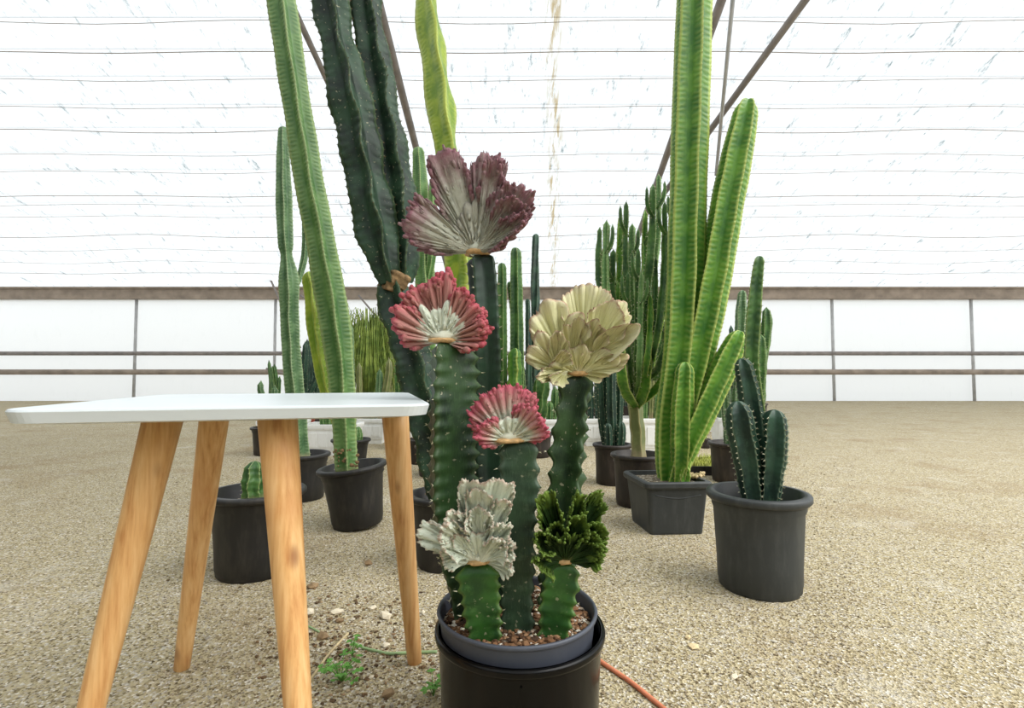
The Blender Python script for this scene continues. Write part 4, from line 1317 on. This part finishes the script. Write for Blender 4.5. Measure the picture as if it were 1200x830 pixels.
pc = np.array([at(628, 530, 3.5)[0], 3.5, 0])
C2 = thing('potted_cactus', 'thin dark column cactus with pale wavy rib beside the cream crest', 'cactus', pc)
top = round_pot(C2, pc, 0.11, 0.095, 0.16, 'pot_brown', seed=9)
stems(C2, 'stem_blue', [
    [(630, 520, 3.5, 12), (628, 420, 3.5, 12), (627, 340, 3.5, 11), (628, 274, 3.5, 8)],
    [(622, 520, 3.45, 8), (620, 440, 3.45, 8), (618, 350, 3.45, 6)]],
    ribs=5, valley=0.6, power=1.7, phase=.2, tooth=.03, per=.04, wob=.03, twist=1.5, seed=28, spine=.006)

# ------------------------------------------------------------------ potted columns on the right
pc = np.array([at(718, 560, 2.64)[0], 2.64, 0])
R1 = thing('potted_cactus', 'dark blue-green clump of columns in a brown-black pot left of the branching cactus', 'cactus', pc)
top = round_pot(R1, pc, 0.093, 0.083, 0.20, 'pot_brown', seed=10)
stems(R1, 'stem_blue', [
    [(712, 530, 2.665, 11), (706, 480, 2.665, 13), (704, 410, 2.665, 11)],
    [(718, 530, 2.64, 12), (715, 470, 2.64, 14), (716, 380, 2.64, 12), (714, 300, 2.64, 10)],
    [(723, 530, 2.68, 11), (724, 460, 2.68, 13), (724, 370, 2.68, 11)],
    [(726, 530, 2.61, 8), (728, 510, 2.605, 11), (728, 494, 2.605, 9)],
    [(713, 530, 2.60, 8), (713, 512, 2.60, 10), (712, 496, 2.60, 8)]],
    ribs=6, valley=.65, power=1.5, phase=.2, tooth=.03, per=.03, wob=.02, seed=50, spine=.008)

pc = np.array([at(748, 580, 2.21)[0], 2.21, 0])
R2 = thing('potted_cactus', 'branching tree-like green cactus on a bare corky trunk in brown-black pot', 'cactus', pc)
top = round_pot(R2, pc, 0.108, 0.092, 0.215, 'pot_brown', seed=11)
dt = 2.20
stems(R2, 'trunk', [[(748, 545, dt, 19), (747, 510, dt, 18), (744, 480, dt, 18), (742, 455, dt, 22), (744, 420, dt, 24)]], name='trunk', ribs=5, valley=.8, power=1.3, phase=.2, tooth=.02, per=.03, wob=.04, seed=60, spine=.004)
br = random.Random(9)
tips = [(703, 266), (711, 258), (719, 292), (727, 252), (734, 236), (741, 262), (748, 290), (756, 246), (765, 216), (772, 204), (779, 236), (790, 222), (736, 318), (752, 318), (768, 300), (724, 330), (784, 330), (796, 262), (716, 345), (762, 345), (776, 372)]
rows = []
for i, (tx, ty) in enumerate(tips):
    dd = dt + br.uniform(-.2, .22)
    w = br.uniform(9, 13)
    sx = 744 + (tx - 744) * 0.25
    ym = min(430, ty + br.uniform(110, 170))
    rows.append([(sx, br.uniform(440, 470), dt + (dd - dt) * .2, w * .7), (sx + (tx - sx) * .6, ym, dd, w), (tx - 1, (ym + ty) / 2, dd, w), (tx, ty, dd, w * .7)])
stems(R2, 'stem_mid', rows[0::2], name='branch', ribs=4, valley=.45, power=2.0, phase=.5, tooth=.05, per=.03, wob=.06, seed=70, spine=.008, step=.02)
stems(R2, 'stem_light', rows[1::4], name='branch', ribs=4, valley=.45, power=2.0, phase=.3, tooth=.05, per=.03, wob=.06, seed=80, spine=.008, step=.02, v0=.3)
stems(R2, 'stem_bright', rows[3::4], name='branch', ribs=4, valley=.45, power=2.0, phase=.7, tooth=.05, per=.03, wob=.06, seed=85, spine=.008, step=.02)
shoots = []
for i, (tx, ty) in enumerate(tips[:14]):
    dd = rows[i][-1][2]
    s_ = br.choice((-1, 1))
    shoots.append([(tx - s_ * 2, ty + 42, dd, 5), (tx + s_ * 6, ty + 26, dd - .02, 6), (tx + s_ * 7, ty + br.uniform(2, 14), dd - .02, 4)])
stems(R2, 'stem_mid', shoots, name='branch', ribs=4, valley=.5, power=1.8, phase=.4, tooth=.05, per=.03, wob=.05, seed=170, spine=.007, step=.015, v0=.3)
rows = []
for (tx, ty, w) in ((728, 388, 15), (760, 372, 16), (783, 424, 13)):
    dd = dt - br.uniform(.05, .2)
    rows.append([(746, 478, dt, w * .6), (746 + (tx - 746) * .8, 450, dd, w), (tx, ty, dd, w * .7)])
stems(R2, 'stem_bright', rows, name='branch', ribs=3, valley=.45, power=1.6, phase=.4, tooth=.05, per=.03, wob=.04, seed=95, spine=.007, step=.02)

# square pot with the tall bright column
SQ = 0.118
fl_ = at(757, 567, 1.76)
ang = math.radians(6)
ux, uy = np.array([math.cos(ang), math.sin(ang) * .6]), np.array([-math.sin(ang) * 1.2, math.cos(ang)])
ux /= np.linalg.norm(ux)
uy /= np.linalg.norm(uy)
cc = np.array([fl_[0], fl_[1]]) + ux * SQ + uy * SQ
pc = np.array([cc[0], cc[1], 0])
R3 = thing('potted_cactus', 'tall bright green column cactus with leaning arms in a square charcoal pot', 'cactus', pc)
HS = 0.183


def rsq(h, r, n=5):
    out = []
    for qx, qy, a0 in ((1, -1, -90), (1, 1, 0), (-1, 1, 90), (-1, -1, 180)):
        for k in range(n):
            a = math.radians(a0 + 90 * k / (n - 1))
            x, y = qx * (h - r) + r * math.cos(a), qy * (h - r) + r * math.sin(a)
            q = cc + ux * x + uy * y
            out.append((q[0], q[1]))
    return out


def loft(mb, layers):
    V, n = [], None
    for pts, z in layers:
        n = len(pts)
        V += [(p[0], p[1], z) for p in pts]
    F2 = [tuple(range(n))[::-1], tuple(range((len(layers) - 1) * n, len(layers) * n))]
    for i in range(len(layers) - 1):
        for j in range(n):
            F2.append((i * n + j, i * n + (j + 1) % n, (i + 1) * n + (j + 1) % n, (i + 1) * n + j))
    mb.add(V, F2)


m = MB()
loft(m, [(rsq(.092, .012), 0.0), (rsq(.094, .014), .006), (rsq(.102, .014), .10), (rsq(.107, .014), .155), (rsq(.108, .014), HS - .002), (rsq(.104, .014), HS - .002), (rsq(.100, .014), .12)])
body = sub(m.build('pot', 'pot_square', R3, smooth=False), R3)
m = MB()
loft(m, [(rsq(.1065, .014), HS - .022), (rsq(.117, .018), HS - .022), (rsq(.120, .02), HS - .017), (rsq(.120, .02), HS - .004), (rsq(.116, .02), HS), (rsq(.103, .014), HS), (rsq(.101, .014), HS - .02)])
m.f = [f for f in m.f if len(f) == 4]
m.build('rim', 'pot_square', body, smooth=False)
# embossed arch band on the front face
m = MB()
rowsb = []
for k in range(17):
    q = k / 16
    x = -0.08 + .16 * q
    z = .138 - (.012 * math.sin(PI * q) if .0 < q < 1 else 0)
    p = cc + ux * x - uy * (.1058 - (.155 - z) * .09)
    rowsb.append((p[0], p[1], z, .0028))
tube(m, rowsb, 6)
rowsb = [(a, b, .150 + (.150 - c_) * 0.5 - .004, r) for a, b, c_, r in rowsb]
tube(m, rowsb, 6)
m.build('embossed_band', 'pot_square', body)
m = MB()
loft(m, [(rsq(.099, .012), .13), (rsq(.1025, .012), .166), (rsq(.09, .012), .170)])
m.build('soil', 'soil_grey', R3, smooth=False)
m = MB()
for k in range(60):
    p = at(815 + br.uniform(-9, 10), 556 - br.uniform(-4, 6), cc[1] + br.uniform(-.03, .05))
    p[2] = max(.168, min(.186, p[2]))
    rock(m, p, br.uniform(.005, .011), br, .9)
m.build('dry_litter', 'dry_leaf', R3, smooth=False)
ds = float(cc[1])
stems(R3, 'stem_bright', [
    [(784, 572, ds, 26), (786, 545, ds, 38), (788, 490, ds, 42), (796, 430, ds, 44), (802, 350, ds, 46), (805, 250, ds, 46), (808, 150, ds, 46), (811, 60, ds, 46), (814, -30, ds, 44), (815, -80, ds, 40)],
    [(800, 500, ds - .02, 26), (812, 450, ds - .02, 34), (824, 390, ds - .02, 40), (838, 320, ds - .02, 42), (852, 240, ds - .02, 40), (866, 170, ds - .02, 37), (877, 116, ds - .02, 28)],
    [(788, 569, ds - .03, 18), (804, 528, ds - .05, 28), (826, 480, ds - .06, 32), (848, 432, ds - .06, 32), (868, 388, ds - .06, 24)],
    [(796, 569, ds - .03, 18), (799, 530, ds - .055, 27), (800, 480, ds - .065, 28), (803, 424, ds - .065, 21)]],
    ribs=5, valley=.45, power=2.1, phases=[.22, .3, .3, .3], tooth=.03, per=.016, wob=.012, seed=110, spine=.004, spine_n=2)
stems(R3, 'stem_bright', [[(803, 573, ds - .055, 14), (803, 554, ds - .055, 15), (803, 545, ds - .055, 11)]], ribs=4, valley=.5, power=1.6, phase=.5, tooth=.02, per=.016, seed=120, spine=.004)

# right edge pot
pc = np.array([at(889, 640, 1.36)[0], 1.36, 0])
R4 = thing('potted_cactus', 'dark spiny cactus stems in the big round black pot with thick rim', 'cactus', pc)
top = round_pot(R4, pc, 0.118, 0.099, 0.245, 'pot_square', seed=12, rimw=.009, rimh=.02)
d4 = 1.37
stems(R4, 'stem_blue', [
    [(884, 597, d4, 24), (876, 540, d4, 32), (868, 500, d4, 34), (864, 470, d4, 26)],
    [(890, 597, d4 + .04, 22), (884, 500, d4 + .04, 28), (874, 440, d4 + .04, 24), (868, 420, d4 + .04, 18)],
    [(900, 597, d4, 24), (906, 530, d4, 34), (908, 480, d4, 30)]],
    ribs=5, valley=.5, power=2.2, phase=.3, tooth=.06, per=.016, wob=.02, seed=130, spine=.007, spine_n=3)
stems(R4, 'stem_mid', [[(896, 597, d4 + .06, 18), (890, 500, d4 + .06, 21), (881, 430, d4 + .06, 22), (884, 360, d4 + .06, 21), (890, 300, d4 + .06, 15)]],
      ribs=4, valley=.45, power=1.7, phase=.4, tooth=.04, per=.018, wob=.02, seed=134, spine=.006)

pc = np.array([at(858, 550, 2.7)[0], 2.7, 0])
R5 = thing('potted_cactus', 'grey-green column cactus in dark pot behind the big round pot', 'cactus', pc)
top = round_pot(R5, pc, 0.112, 0.098, 0.20, 'pot_brown', seed=13)
stems(R5, 'stem_pale', [
    [(862, 530, 2.7, 14), (866, 470, 2.7, 16), (868, 390, 2.7, 15), (870, 340, 2.7, 10)],
    [(854, 530, 2.72, 9), (850, 470, 2.72, 10), (846, 420, 2.72, 8)],
    [(872, 530, 2.66, 11), (880, 440, 2.66, 12), (884, 380, 2.66, 9)]],
    ribs=5, valley=.6, power=1.6, phase=.3, tooth=.03, per=.03, seed=140, spine=.007)

# ------------------------------------------------------------------ white planters along the back, each with its plants
def planter(px, d, wpx, top_py, label, hdepth=0.15, rotz=0.0):
    c = at(px, 500, d)
    w = px_r(wpx, d) / 2
    zt_ = at(px, top_py, d - hdepth)[2]
    t = thing('planter', label, 'planter', (c[0], d, 0))
    ca, sa = math.cos(rotz), math.sin(rotz)

    def rect(k, kd=None):
        a, b = w * k, hdepth * (k if kd is None else kd)
        return [(c[0] + x * ca - y * sa, d + x * sa + y * ca) for x, y in ((-a, -b), (a, -b), (a, b), (-a, b))]
    m = MB()
    loft(m, [(rect(.80), 0), (rect(.82), .03), (rect(.86), .04), (rect(.93), zt_ - .035), (rect(.93), zt_ - .03), (rect(.90), zt_ - .03), (rect(.86), zt_ - .06)])
    b = sub(m.build('body', 'planter_white', t, smooth=False), t)
    m = MB()
    loft(m, [(rect(.92), zt_ - .035), (rect(.98), zt_ - .033), (rect(1.0), zt_ - .02), (rect(1.0), zt_ - .004), (rect(.99), zt_), (rect(.88), zt_), (rect(.87), zt_ - .03)])
    m.f = [f for f in m.f if len({i // 4 for i in f}) == 2]
    m.build('rim', 'planter_white', b, smooth=False)
    # raised fluted panels on the front
    npn = 4
    for k in range(npn):
        m = MB()
        x0, x1 = -.80 + 1.6 * k / npn + .04, -.80 + 1.6 * (k + 1) / npn - .04
        z0, z1 = .06, zt_ - .06
        y0 = -hdepth * (.86 + .07 * .2)
        y1 = -hdepth * (.86 + .07 * .85)
        vv = []
        for x, z, y in ((x0 * .95, z0, y0), (x1 * .95, z0, y0), (x1, z1, y1), (x0, z1, y1)):
            for off_ in (-.006, .006):
                X, Y = x * w, y + off_
                vv.append((c[0] + X * ca - Y * sa, d + X * sa + Y * ca, z))
        m.add(vv, [(0, 2, 4, 6), (7, 5, 3, 1), (0, 1, 3, 2), (2, 3, 5, 4), (4, 5, 7, 6), (6, 7, 1, 0)])
        m.build('panel', 'planter_white', b, smooth=False)
    m = MB()
    loft(m, [(rect(.80), zt_ - .08), (rect(.89), zt_ - .035), (rect(.8), zt_ - .028)])
    m.build('soil', 'soil_grey', t, smooth=False)
    return t, c[0], zt_ - .03


def clump(label, x, d, z, tops, mat, w=8, group=None, ribs=5, seed=0, mat2=None, dj=.05, lim=.1):
    """several columns growing from one root; tops are pixels"""
    t = thing('column_cactus', label, 'cactus', (x, d, z), group)
    rr = random.Random(seed)
    for i, (tx, ty) in enumerate(tops):
        dd = d + rr.uniform(-dj, dj)
        ww = w * rr.uniform(.8, 1.2)
        p1 = at(tx, ty, dd)
        bx = x + max(-lim, min(lim, (p1[0] - x) * .8))
        r = ww * dd / F / 2
        bz = z - .012
        rows = [np.array([bx, dd, bz, r * .8]), np.array([bx + (p1[0] - bx) * .45, dd, bz + (p1[2] - bz) * .35, r]), np.array([p1[0] - (p1[0] - bx) * .05, dd, bz + (p1[2] - bz) * .75, r]), np.array([*p1, r * .7])]
        stems(t, mat2 if (mat2 and i % 2) else mat, [rows], ribs=ribs, valley=.6, power=1.5, phase=.3, tooth=.03, per=.04, wob=.03, seed=seed + i * 5, spine=.008, step=.035, K=7)
    return t


def reeds(name, label, cat, base, n, hgt, spread, mat, seed, droop=.5, r=.004):
    """bushy clump of thin arching stalks: too many to count, one mass of foliage"""
    t = thing(name, label, cat, base)
    rr = random.Random(seed)
    m = MB()
    for i in range(n):
        a = rr.uniform(0, 2 * PI)
        q = rr.random() ** .7
        h = hgt * rr.uniform(.45, 1.0)
        ox, oy = math.cos(a) * spread * q, math.sin(a) * spread * q * .5
        oy = max(oy, -.045)
        b = np.array(base) + np.array([ox * .3, oy * .25, -.01])
        dr = min(droop * rr.uniform(.2, 1) * hgt, h * .62)
        pts = [(*b, r), (*(b + [ox * .25, oy * .3, h * .6]), r), (*(b + [ox * .75, oy * .7, h]), r * .9), (*(b + [ox * 1.15, oy, h - dr * .35]), r * .7), (*(b + [ox * 1.35, oy * 1.1, h - dr]), r * .4)]
        tube(m, catmull(pts, 9), 4)
    m.build('foliage', mat, t, kind='stuff')
    return t


p1, x1, z1 = planter(391, 3.62, 60, 498, 'white panelled planter between the two black pots on the left', .12)
clump('yellow-green young columns in the white planter behind the tilted pot', x1, 3.62, z1, [(386, 484), (378, 476), (398, 480)], 'stem_light', 9, seed=201)
p2, x2, z2 = planter(431, 4.25, 50, 491, 'white panelled planter under the arching reed-like bush', .14)
reeds('reed_bush', 'bushy yellow-green plant with arching reed-like stalks', 'bush', (x2, 4.325, z2), 460, 0.99, 0.22, 'reed', 5, .85, .0042)
clump('grey-green columns standing among the arching reed-like stalks', x2, 4.185, z2, [(411, 380), (421, 425), (445, 432), (456, 420)], 'stem_pale', 8, seed=207, mat2='trunk', dj=.008, lim=.115)
p3, x3, z3 = planter(484, 3.9, 52, 493, 'white panelled planter behind the foot of the dark giant cactus', .13)
clump('dull green columns in the white planter behind the dark giant cactus', x3, 3.9, z3, [(466, 420), (476, 440), (488, 400), (500, 430)], 'stem_mid', 9, seed=213)
p4, x4, z4 = planter(640, 3.9, 56, 492, 'white panelled planter behind the stem of the cream crested cactus', .14)
clump('low green columns in the white planter behind the cream crested cactus', x4, 3.9, z4, [(650, 452), (628, 440), (644, 470)], 'stem_mid', 10, seed=219)
p5, x5, z5 = planter(699, 4.1, 34, 491, 'narrow white planter behind the blue-green clump of columns', .12)
clump('blue-green columns in the narrow white planter', x5, 4.1, z5, [(690, 430), (700, 390), (708, 440)], 'stem_blue', 9, seed=223)
p6, x6, z6 = planter(752, 3.75, 62, 491, 'wide white planter behind the corky trunk of the branching cactus', .14)
clump('thin straw-coloured columns in the wide white planter', x6, 3.75, z6, [(742, 400), (756, 380), (768, 390), (776, 370), (764, 430), (780, 420)], 'trunk', 7, seed=229, mat2='stem_light')
p7, x7, z7 = planter(832, 5.1, 15, 488, 'small white planter far back behind the tall bright cactus', .07)
clump('dark columns in the small white planter far back', x7, 5.1, z7, [(828, 446), (832, 428), (837, 450)], 'stem_blue', 4, seed=233, dj=.02, lim=.035)
p8, x8, z8 = planter(847, 4.15, 20, 490, 'tall white planter behind the dark pot on the right', .09)
clump('grey-green columns in the tall white planter on the right', x8, 4.15, z8, [(842, 436), (848, 414), (853, 424)], 'stem_pale', 6, seed=237, dj=.03, lim=.035)
p9, x9, z9 = planter(333, 4.1, 48, 494, 'white planter at the foot of the pale jointed column', .13)
clump('dark thin columns in the white planter behind the pale jointed column', x9, 4.1, z9, [(358, 400), (352, 430), (366, 440), (344, 445), (372, 425)], 'stem_blue', 7, seed=241)

# red basin
bc = np.array([at(352, 505, 4.6)[0], 4.6, 0])
rb = thing('red_basin', 'red plastic basin standing behind the white planters', 'basin', bc)
m = MB()
zb = at(352, 486, 4.6)[2]
lathe(m, [(0, .003), (.085, .003), (.09, 0), (.094, .006), (.125, zb - .02), (.128, zb - .015), (.125, zb - .01), (.09, .02), (0, .015)], bc, 40)
sub(m.build('body', 'red_plastic', rb), rb)
m = MB()
lathe(m, [(.124, zb - .03), (.136, zb - .028), (.138, zb - .004), (.134, zb), (.122, zb), (.121, zb - .02)], bc, 40)
m.build('rim', 'red_plastic', rb)

mid_specs = [
    (866, 5.0, 'dark clump of thin columns in brown-black pot behind the bright cactus arm', 'stem_blue', [(858, 428), (864, 405), (870, 418), (862, 446), (874, 436)], 9, None),
    (884, 3.9, 'tall mixed green columns in a brown-black pot beyond the big round pot', 'stem_mid', [(874, 372), (882, 350), (892, 392), (868, 410), (898, 360)], 12, 'stem_pale'),
    (812, 4.8, 'grey-green columns in a brown-black pot seen between the bright cactus arms', 'stem_pale', [(804, 430), (812, 452), (820, 440), (826, 462)], 8, 'stem_blue'),
    (672, 4.6, 'short green columns in a brown-black pot right of the cream crested stem', 'stem_mid', [(664, 470), (672, 448), (682, 462)], 9, None),
    (452, 4.7, 'mottled tan and green columns in a brown-black pot beside the reed-like bush', 'trunk', [(446, 418), (454, 396), (462, 424), (470, 444)], 9, 'stem_mid'),
    (318, 3.6, 'low pale columns in a brown-black pot left of the pale jointed column', 'stem_pale', [(306, 446), (316, 462), (322, 452)], 9, None)]
for q, (px, d, lab, m1, tops, w, m2) in enumerate(mid_specs):
    c = np.array([(px - 600) / F * d, d, 0])
    t = thing('potted_cactus', lab, 'cactus', c)
    tp = round_pot(t, c, .12, .10, .19, 'pot_brown', seed=500 + q)
    rr = random.Random(600 + q)
    for i, (tx, ty) in enumerate(tops):
        a = i * 2.4
        bx, by = c[0] + .05 * math.cos(a), d + .05 * math.sin(a)
        p1 = at(tx, ty, by)
        r = w * rr.uniform(.8, 1.15) * d / F / 2
        bz = tp[2] - .01
        rw = [np.array([bx, by, bz, r * .8]), np.array([bx + (p1[0] - bx) * .5, by, bz + (p1[2] - bz) * .4, r]), np.array([p1[0], by, bz + (p1[2] - bz) * .8, r]), np.array([*p1, r * .7])]
        stems(t, m2 if (m2 and i % 2) else m1, [rw], ribs=5, valley=.55, power=1.8, phase=.3, tooth=.03, per=.04, wob=.04, seed=610 + q * 9 + i, spine=.008, step=.03, K=7)

# far rows of potted columns against the back wall
fr = random.Random(77)
k = 0
for (px, d, tops_h, matn) in [(700, 5.6, 1.1, 'stem_mid'), (728, 6.0, .9, 'stem_blue'), (760, 5.4, 1.0, 'stem_mid'), (786, 6.2, 1.1, 'stem_pale'), (812, 5.6, .8, 'stem_mid'), (812, 6.9, .9, 'stem_blue'),
                              (846, 7.0, 1.0, 'stem_mid'), (866, 5.8, 1.0, 'stem_blue'), (884, 6.4, 1.2, 'stem_mid'), (662, 6.2, .7, 'stem_mid'), (620, 6.6, .7, 'stem_blue'), (460, 5.4, .9, 'stem_mid'),
                              (436, 6.0, .8, 'stem_blue'), (366, 5.6, .8, 'stem_blue'), (326, 6.4, .6, 'stem_mid'), (820, 7.6, .9, 'stem_mid'), (858, 7.6, 1.0, 'stem_pale'), (784, 7.4, .9, 'stem_blue'), (740, 7.8, 1.0, 'stem_mid'), (548, 6.0, .8, 'stem_mid')]:
    c = np.array([(px - 600) / F * d, d, 0])
    hue = {'stem_mid': 'mid-green', 'stem_blue': 'dark blue-green', 'stem_pale': 'pale grey-green'}[matn]
    t = thing('potted_cactus', 'distant potted %s column cactus with several stems near the back wall' % hue, 'cactus', c, 'distant %s potted cacti' % hue)
    round_pot(t, c, .14, .12, .2, 'pot_brown', seed=300 + k)
    for q in range(fr.randint(4, 7)):
        a = fr.uniform(0, 6.28)
        x, y = c[0] + .065 * math.cos(a), d + .065 * math.sin(a)
        h = tops_h * fr.uniform(.5, 1.0)
        lx = fr.uniform(-.12, .12)
        r = fr.uniform(.026, .042)
        stems(t, matn, [[np.array([x, y, .15, r * .8]), np.array([x + lx * .4, y, .15 + h * .4, r]), np.array([x + lx, y, .15 + h, r * .7])]], spines=False, ribs=5, valley=.6, power=1.5, phase=fr.uniform(0, 1), wob=.04, seed=400 + k * 9 + q, step=.05, K=7)
    k += 1

# small pot with a thin seedling column far right
pc = np.array([at(826, 520, 3.9)[0], 3.9, 0])
R6 = thing('potted_cactus', 'small brown pot with a thin yellow-green seedling column behind the tall bright cactus', 'cactus', pc)
round_pot(R6, pc, .04, .034, .07, 'pot_brown', seed=20, rimw=.003)
stems(R6, 'stem_light', [[np.array([pc[0], pc[1], .05, .014]), np.array([pc[0], pc[1], .16, .017]), np.array([pc[0], pc[1], .24, .011])]], ribs=6, valley=.7, power=1.4, tooth=.03, per=.03, seed=20, spine=.005)
# tray of seedlings
td = 3.0
tcx = float(at(818, 540, td)[0])
tr_ = thing('seedling_tray', 'low black tray crowded with yellow-green seedlings', 'tray', (tcx, td, 0))
m = MB()
for (a, b, c_, e, z0, z1) in ((-.17, .17, -.16, .16, 0, .012), (-.17, .17, -.165, -.155, 0, .05), (-.17, .17, .155, .165, 0, .05), (-.175, -.165, -.165, .165, 0, .05), (.165, .175, -.165, .165, 0, .05)):
    v, f = box_vf(tcx + a, tcx + b, td + c_, td + e, z0, z1)
    m.add(v, f)
m.build('body', 'pot_black', tr_, smooth=False)
m = MB()
sr = random.Random(4)
for i in range(500):
    p = np.array([tcx + sr.uniform(-.15, .15), td + sr.uniform(-.14, .14), .02])
    spike(m, p, np.array([sr.uniform(-.5, .5), sr.uniform(-.5, .5), 1]), sr.uniform(.035, .075), .006)
m.build('seedlings', 'seedling', tr_, smooth=False, kind='stuff')

# ------------------------------------------------------------------ small things on the ground
def ground_px(px, py):
    d = ground_d(py)
    p = at(px, py, d)
    return np.array([p[0], d, 0.0])


def strip(name, label, cat, pts, r, mat, flat=1.0):
    rows = [(*(ground_px(a, b) + [0, 0, r * .9]), r) for a, b in pts]
    m = MB()
    tube(m, catmull(rows, 40), 8)
    o = m.build(name, mat)
    return tag(o, label, cat)


strip('cord', 'orange cord lying on the gravel beside the black pot', 'cord', [(696, 764), (712, 775), (738, 792), (768, 815), (800, 840)], .0042, 'cord')
strip('plant_tie', 'pale green plastic strip trailing past the far table leg', 'strip', [(413, 747), (424, 753), (440, 757), (456, 760), (480, 759), (512, 758)], .003, 'hose')
strip('plant_tie', 'short pale green plastic scrap by the near table leg', 'strip', [(352, 726), (362, 729), (374, 735)], .002, 'hose')
strip('twig', 'dry straw-coloured twig leaning toward the weed', 'twig', [(350, 806), (366, 786), (384, 762), (398, 747), (408, 737)], .0025, 'twig')
for i, (px, py, w, lab, mt) in enumerate([
        (437, 708, 9, 'white upright pebble behind the far table leg', 'stone'), (451, 718, 19, 'wide flat pale stone near the far table leg', 'stone'),
        (395, 713, 13, 'beige stone beside the dark clods', 'stone'), (427, 724, 6, 'tiny white pebble below the flat stone', 'stone'),
        (452, 750, 10, 'grey-white pebble just above the green strip', 'stone'), (435, 786, 7, 'small white pebble beside the weed', 'stone'),
        (362, 714, 17, 'grey stone next to the near table leg', 'stone'), (496, 713, 8, 'pale pebble right beside the far table leg', 'stone'),
        (812, 752, 12, 'pale wood chip on the bare gravel', 'twig'), (806, 741, 10, 'straw fragment on the bare gravel', 'twig'), (860, 786, 12, 'white pebble on open gravel below the round pot', 'stone'),
        (378, 741, 16, 'brown earth clod under the table', 'clod'), (366, 684, 14, 'dark earth clod behind the near leg', 'clod'), (432, 658, 13, 'brown clod on the gravel beyond the table', 'clod'),
        (455, 805, 20, 'dark brown earth clod near the black pot', 'clod'), (398, 723, 12, 'crumbly clod beside the beige stone', 'clod')]):
    p = ground_px(px, py)
    r = px_r(w, p[1]) * .5
    m = MB()
    rock(m, (p[0], p[1], r * .28), r, random.Random(900 + i), .55)
    o = m.build('stone' if mt != 'clod' else 'earth_clod', mt, smooth=False)
    tag(o, lab, 'stone' if mt == 'stone' else ('chip' if mt == 'twig' else 'clod'))


def weed(label, px, py, wpx, n, seed):
    p = ground_px(px, py)
    t = thing('weed', label, 'plant', p)
    rr = random.Random(seed)
    R_ = px_r(wpx, p[1]) / 2
    for i in range(n):
        a = i * 2.4 + rr.uniform(-.3, .3)
        q = R_ * math.sqrt((i + .5) / n)
        h = .01 + .025 * rr.random()
        tip = p + np.array([q * math.cos(a), q * math.sin(a), h])
        m = MB()
        tube(m, [(*p, .0006), (*(p + (tip - p) * .5 + [0, 0, .008]), .0006), (*tip, .0005)], 4)
        L = .011 * rr.uniform(.7, 1.2)
        dirv = np.array([math.cos(a), math.sin(a), rr.uniform(-.2, .3)])
        sd = np.array([-math.sin(a), math.cos(a), rr.uniform(-.2, .2)])
        for k in (-1, 0, 1):
            dd = dirv * math.cos(k * 1.0) + sd * math.sin(k * 1.0)
            ss = np.cross(dd, [0, 0, 1])
            ss = ss / (np.linalg.norm(ss) + 1e-9)
            e = tip + dd * L
            c_ = tip + dd * L * .6
            v = [tip, c_ + ss * L * .35 + [0, 0, .0012], e, c_ - ss * L * .35 + [0, 0, .0012], c_ - [0, 0, .0012]]
            m.add(v, [(0, 4, 1), (1, 4, 2), (2, 4, 3), (3, 4, 0), (0, 1, 2, 3)])
        m.build('leaf', 'weed', t, smooth=False)


weed('small bright green clover-like weed between the table legs', 400, 790, 44, 26, 1)
weed('tiny green weed sprouting beside the dry twig', 413, 762, 16, 7, 2)
weed('small green weed at the foot of the black pot', 508, 806, 22, 9, 3)

# crumbs of earth, bark and dry leaf under the table
m = MB()
lr = random.Random(21)
for i in range(700):
    px, py = lr.gauss(405, 60), lr.gauss(745, 36)
    if not (300 < px < 508 and 672 < py < 830):
        continue
    p = ground_px(px, py)
    if any((p[0] - a) ** 2 + (p[1] - b) ** 2 < c * c for a, b, c in KEEP_OUT):
        continue
    r = lr.uniform(.0016, .0058)
    rock(m, (p[0], p[1], r * .25), r, lr, .5)
lit = m.build('ground_litter', M['litter'], smooth=False, kind='stuff')
tag(lit, 'brown crumbs of earth, bark and dry leaf strewn under the table', 'litter')
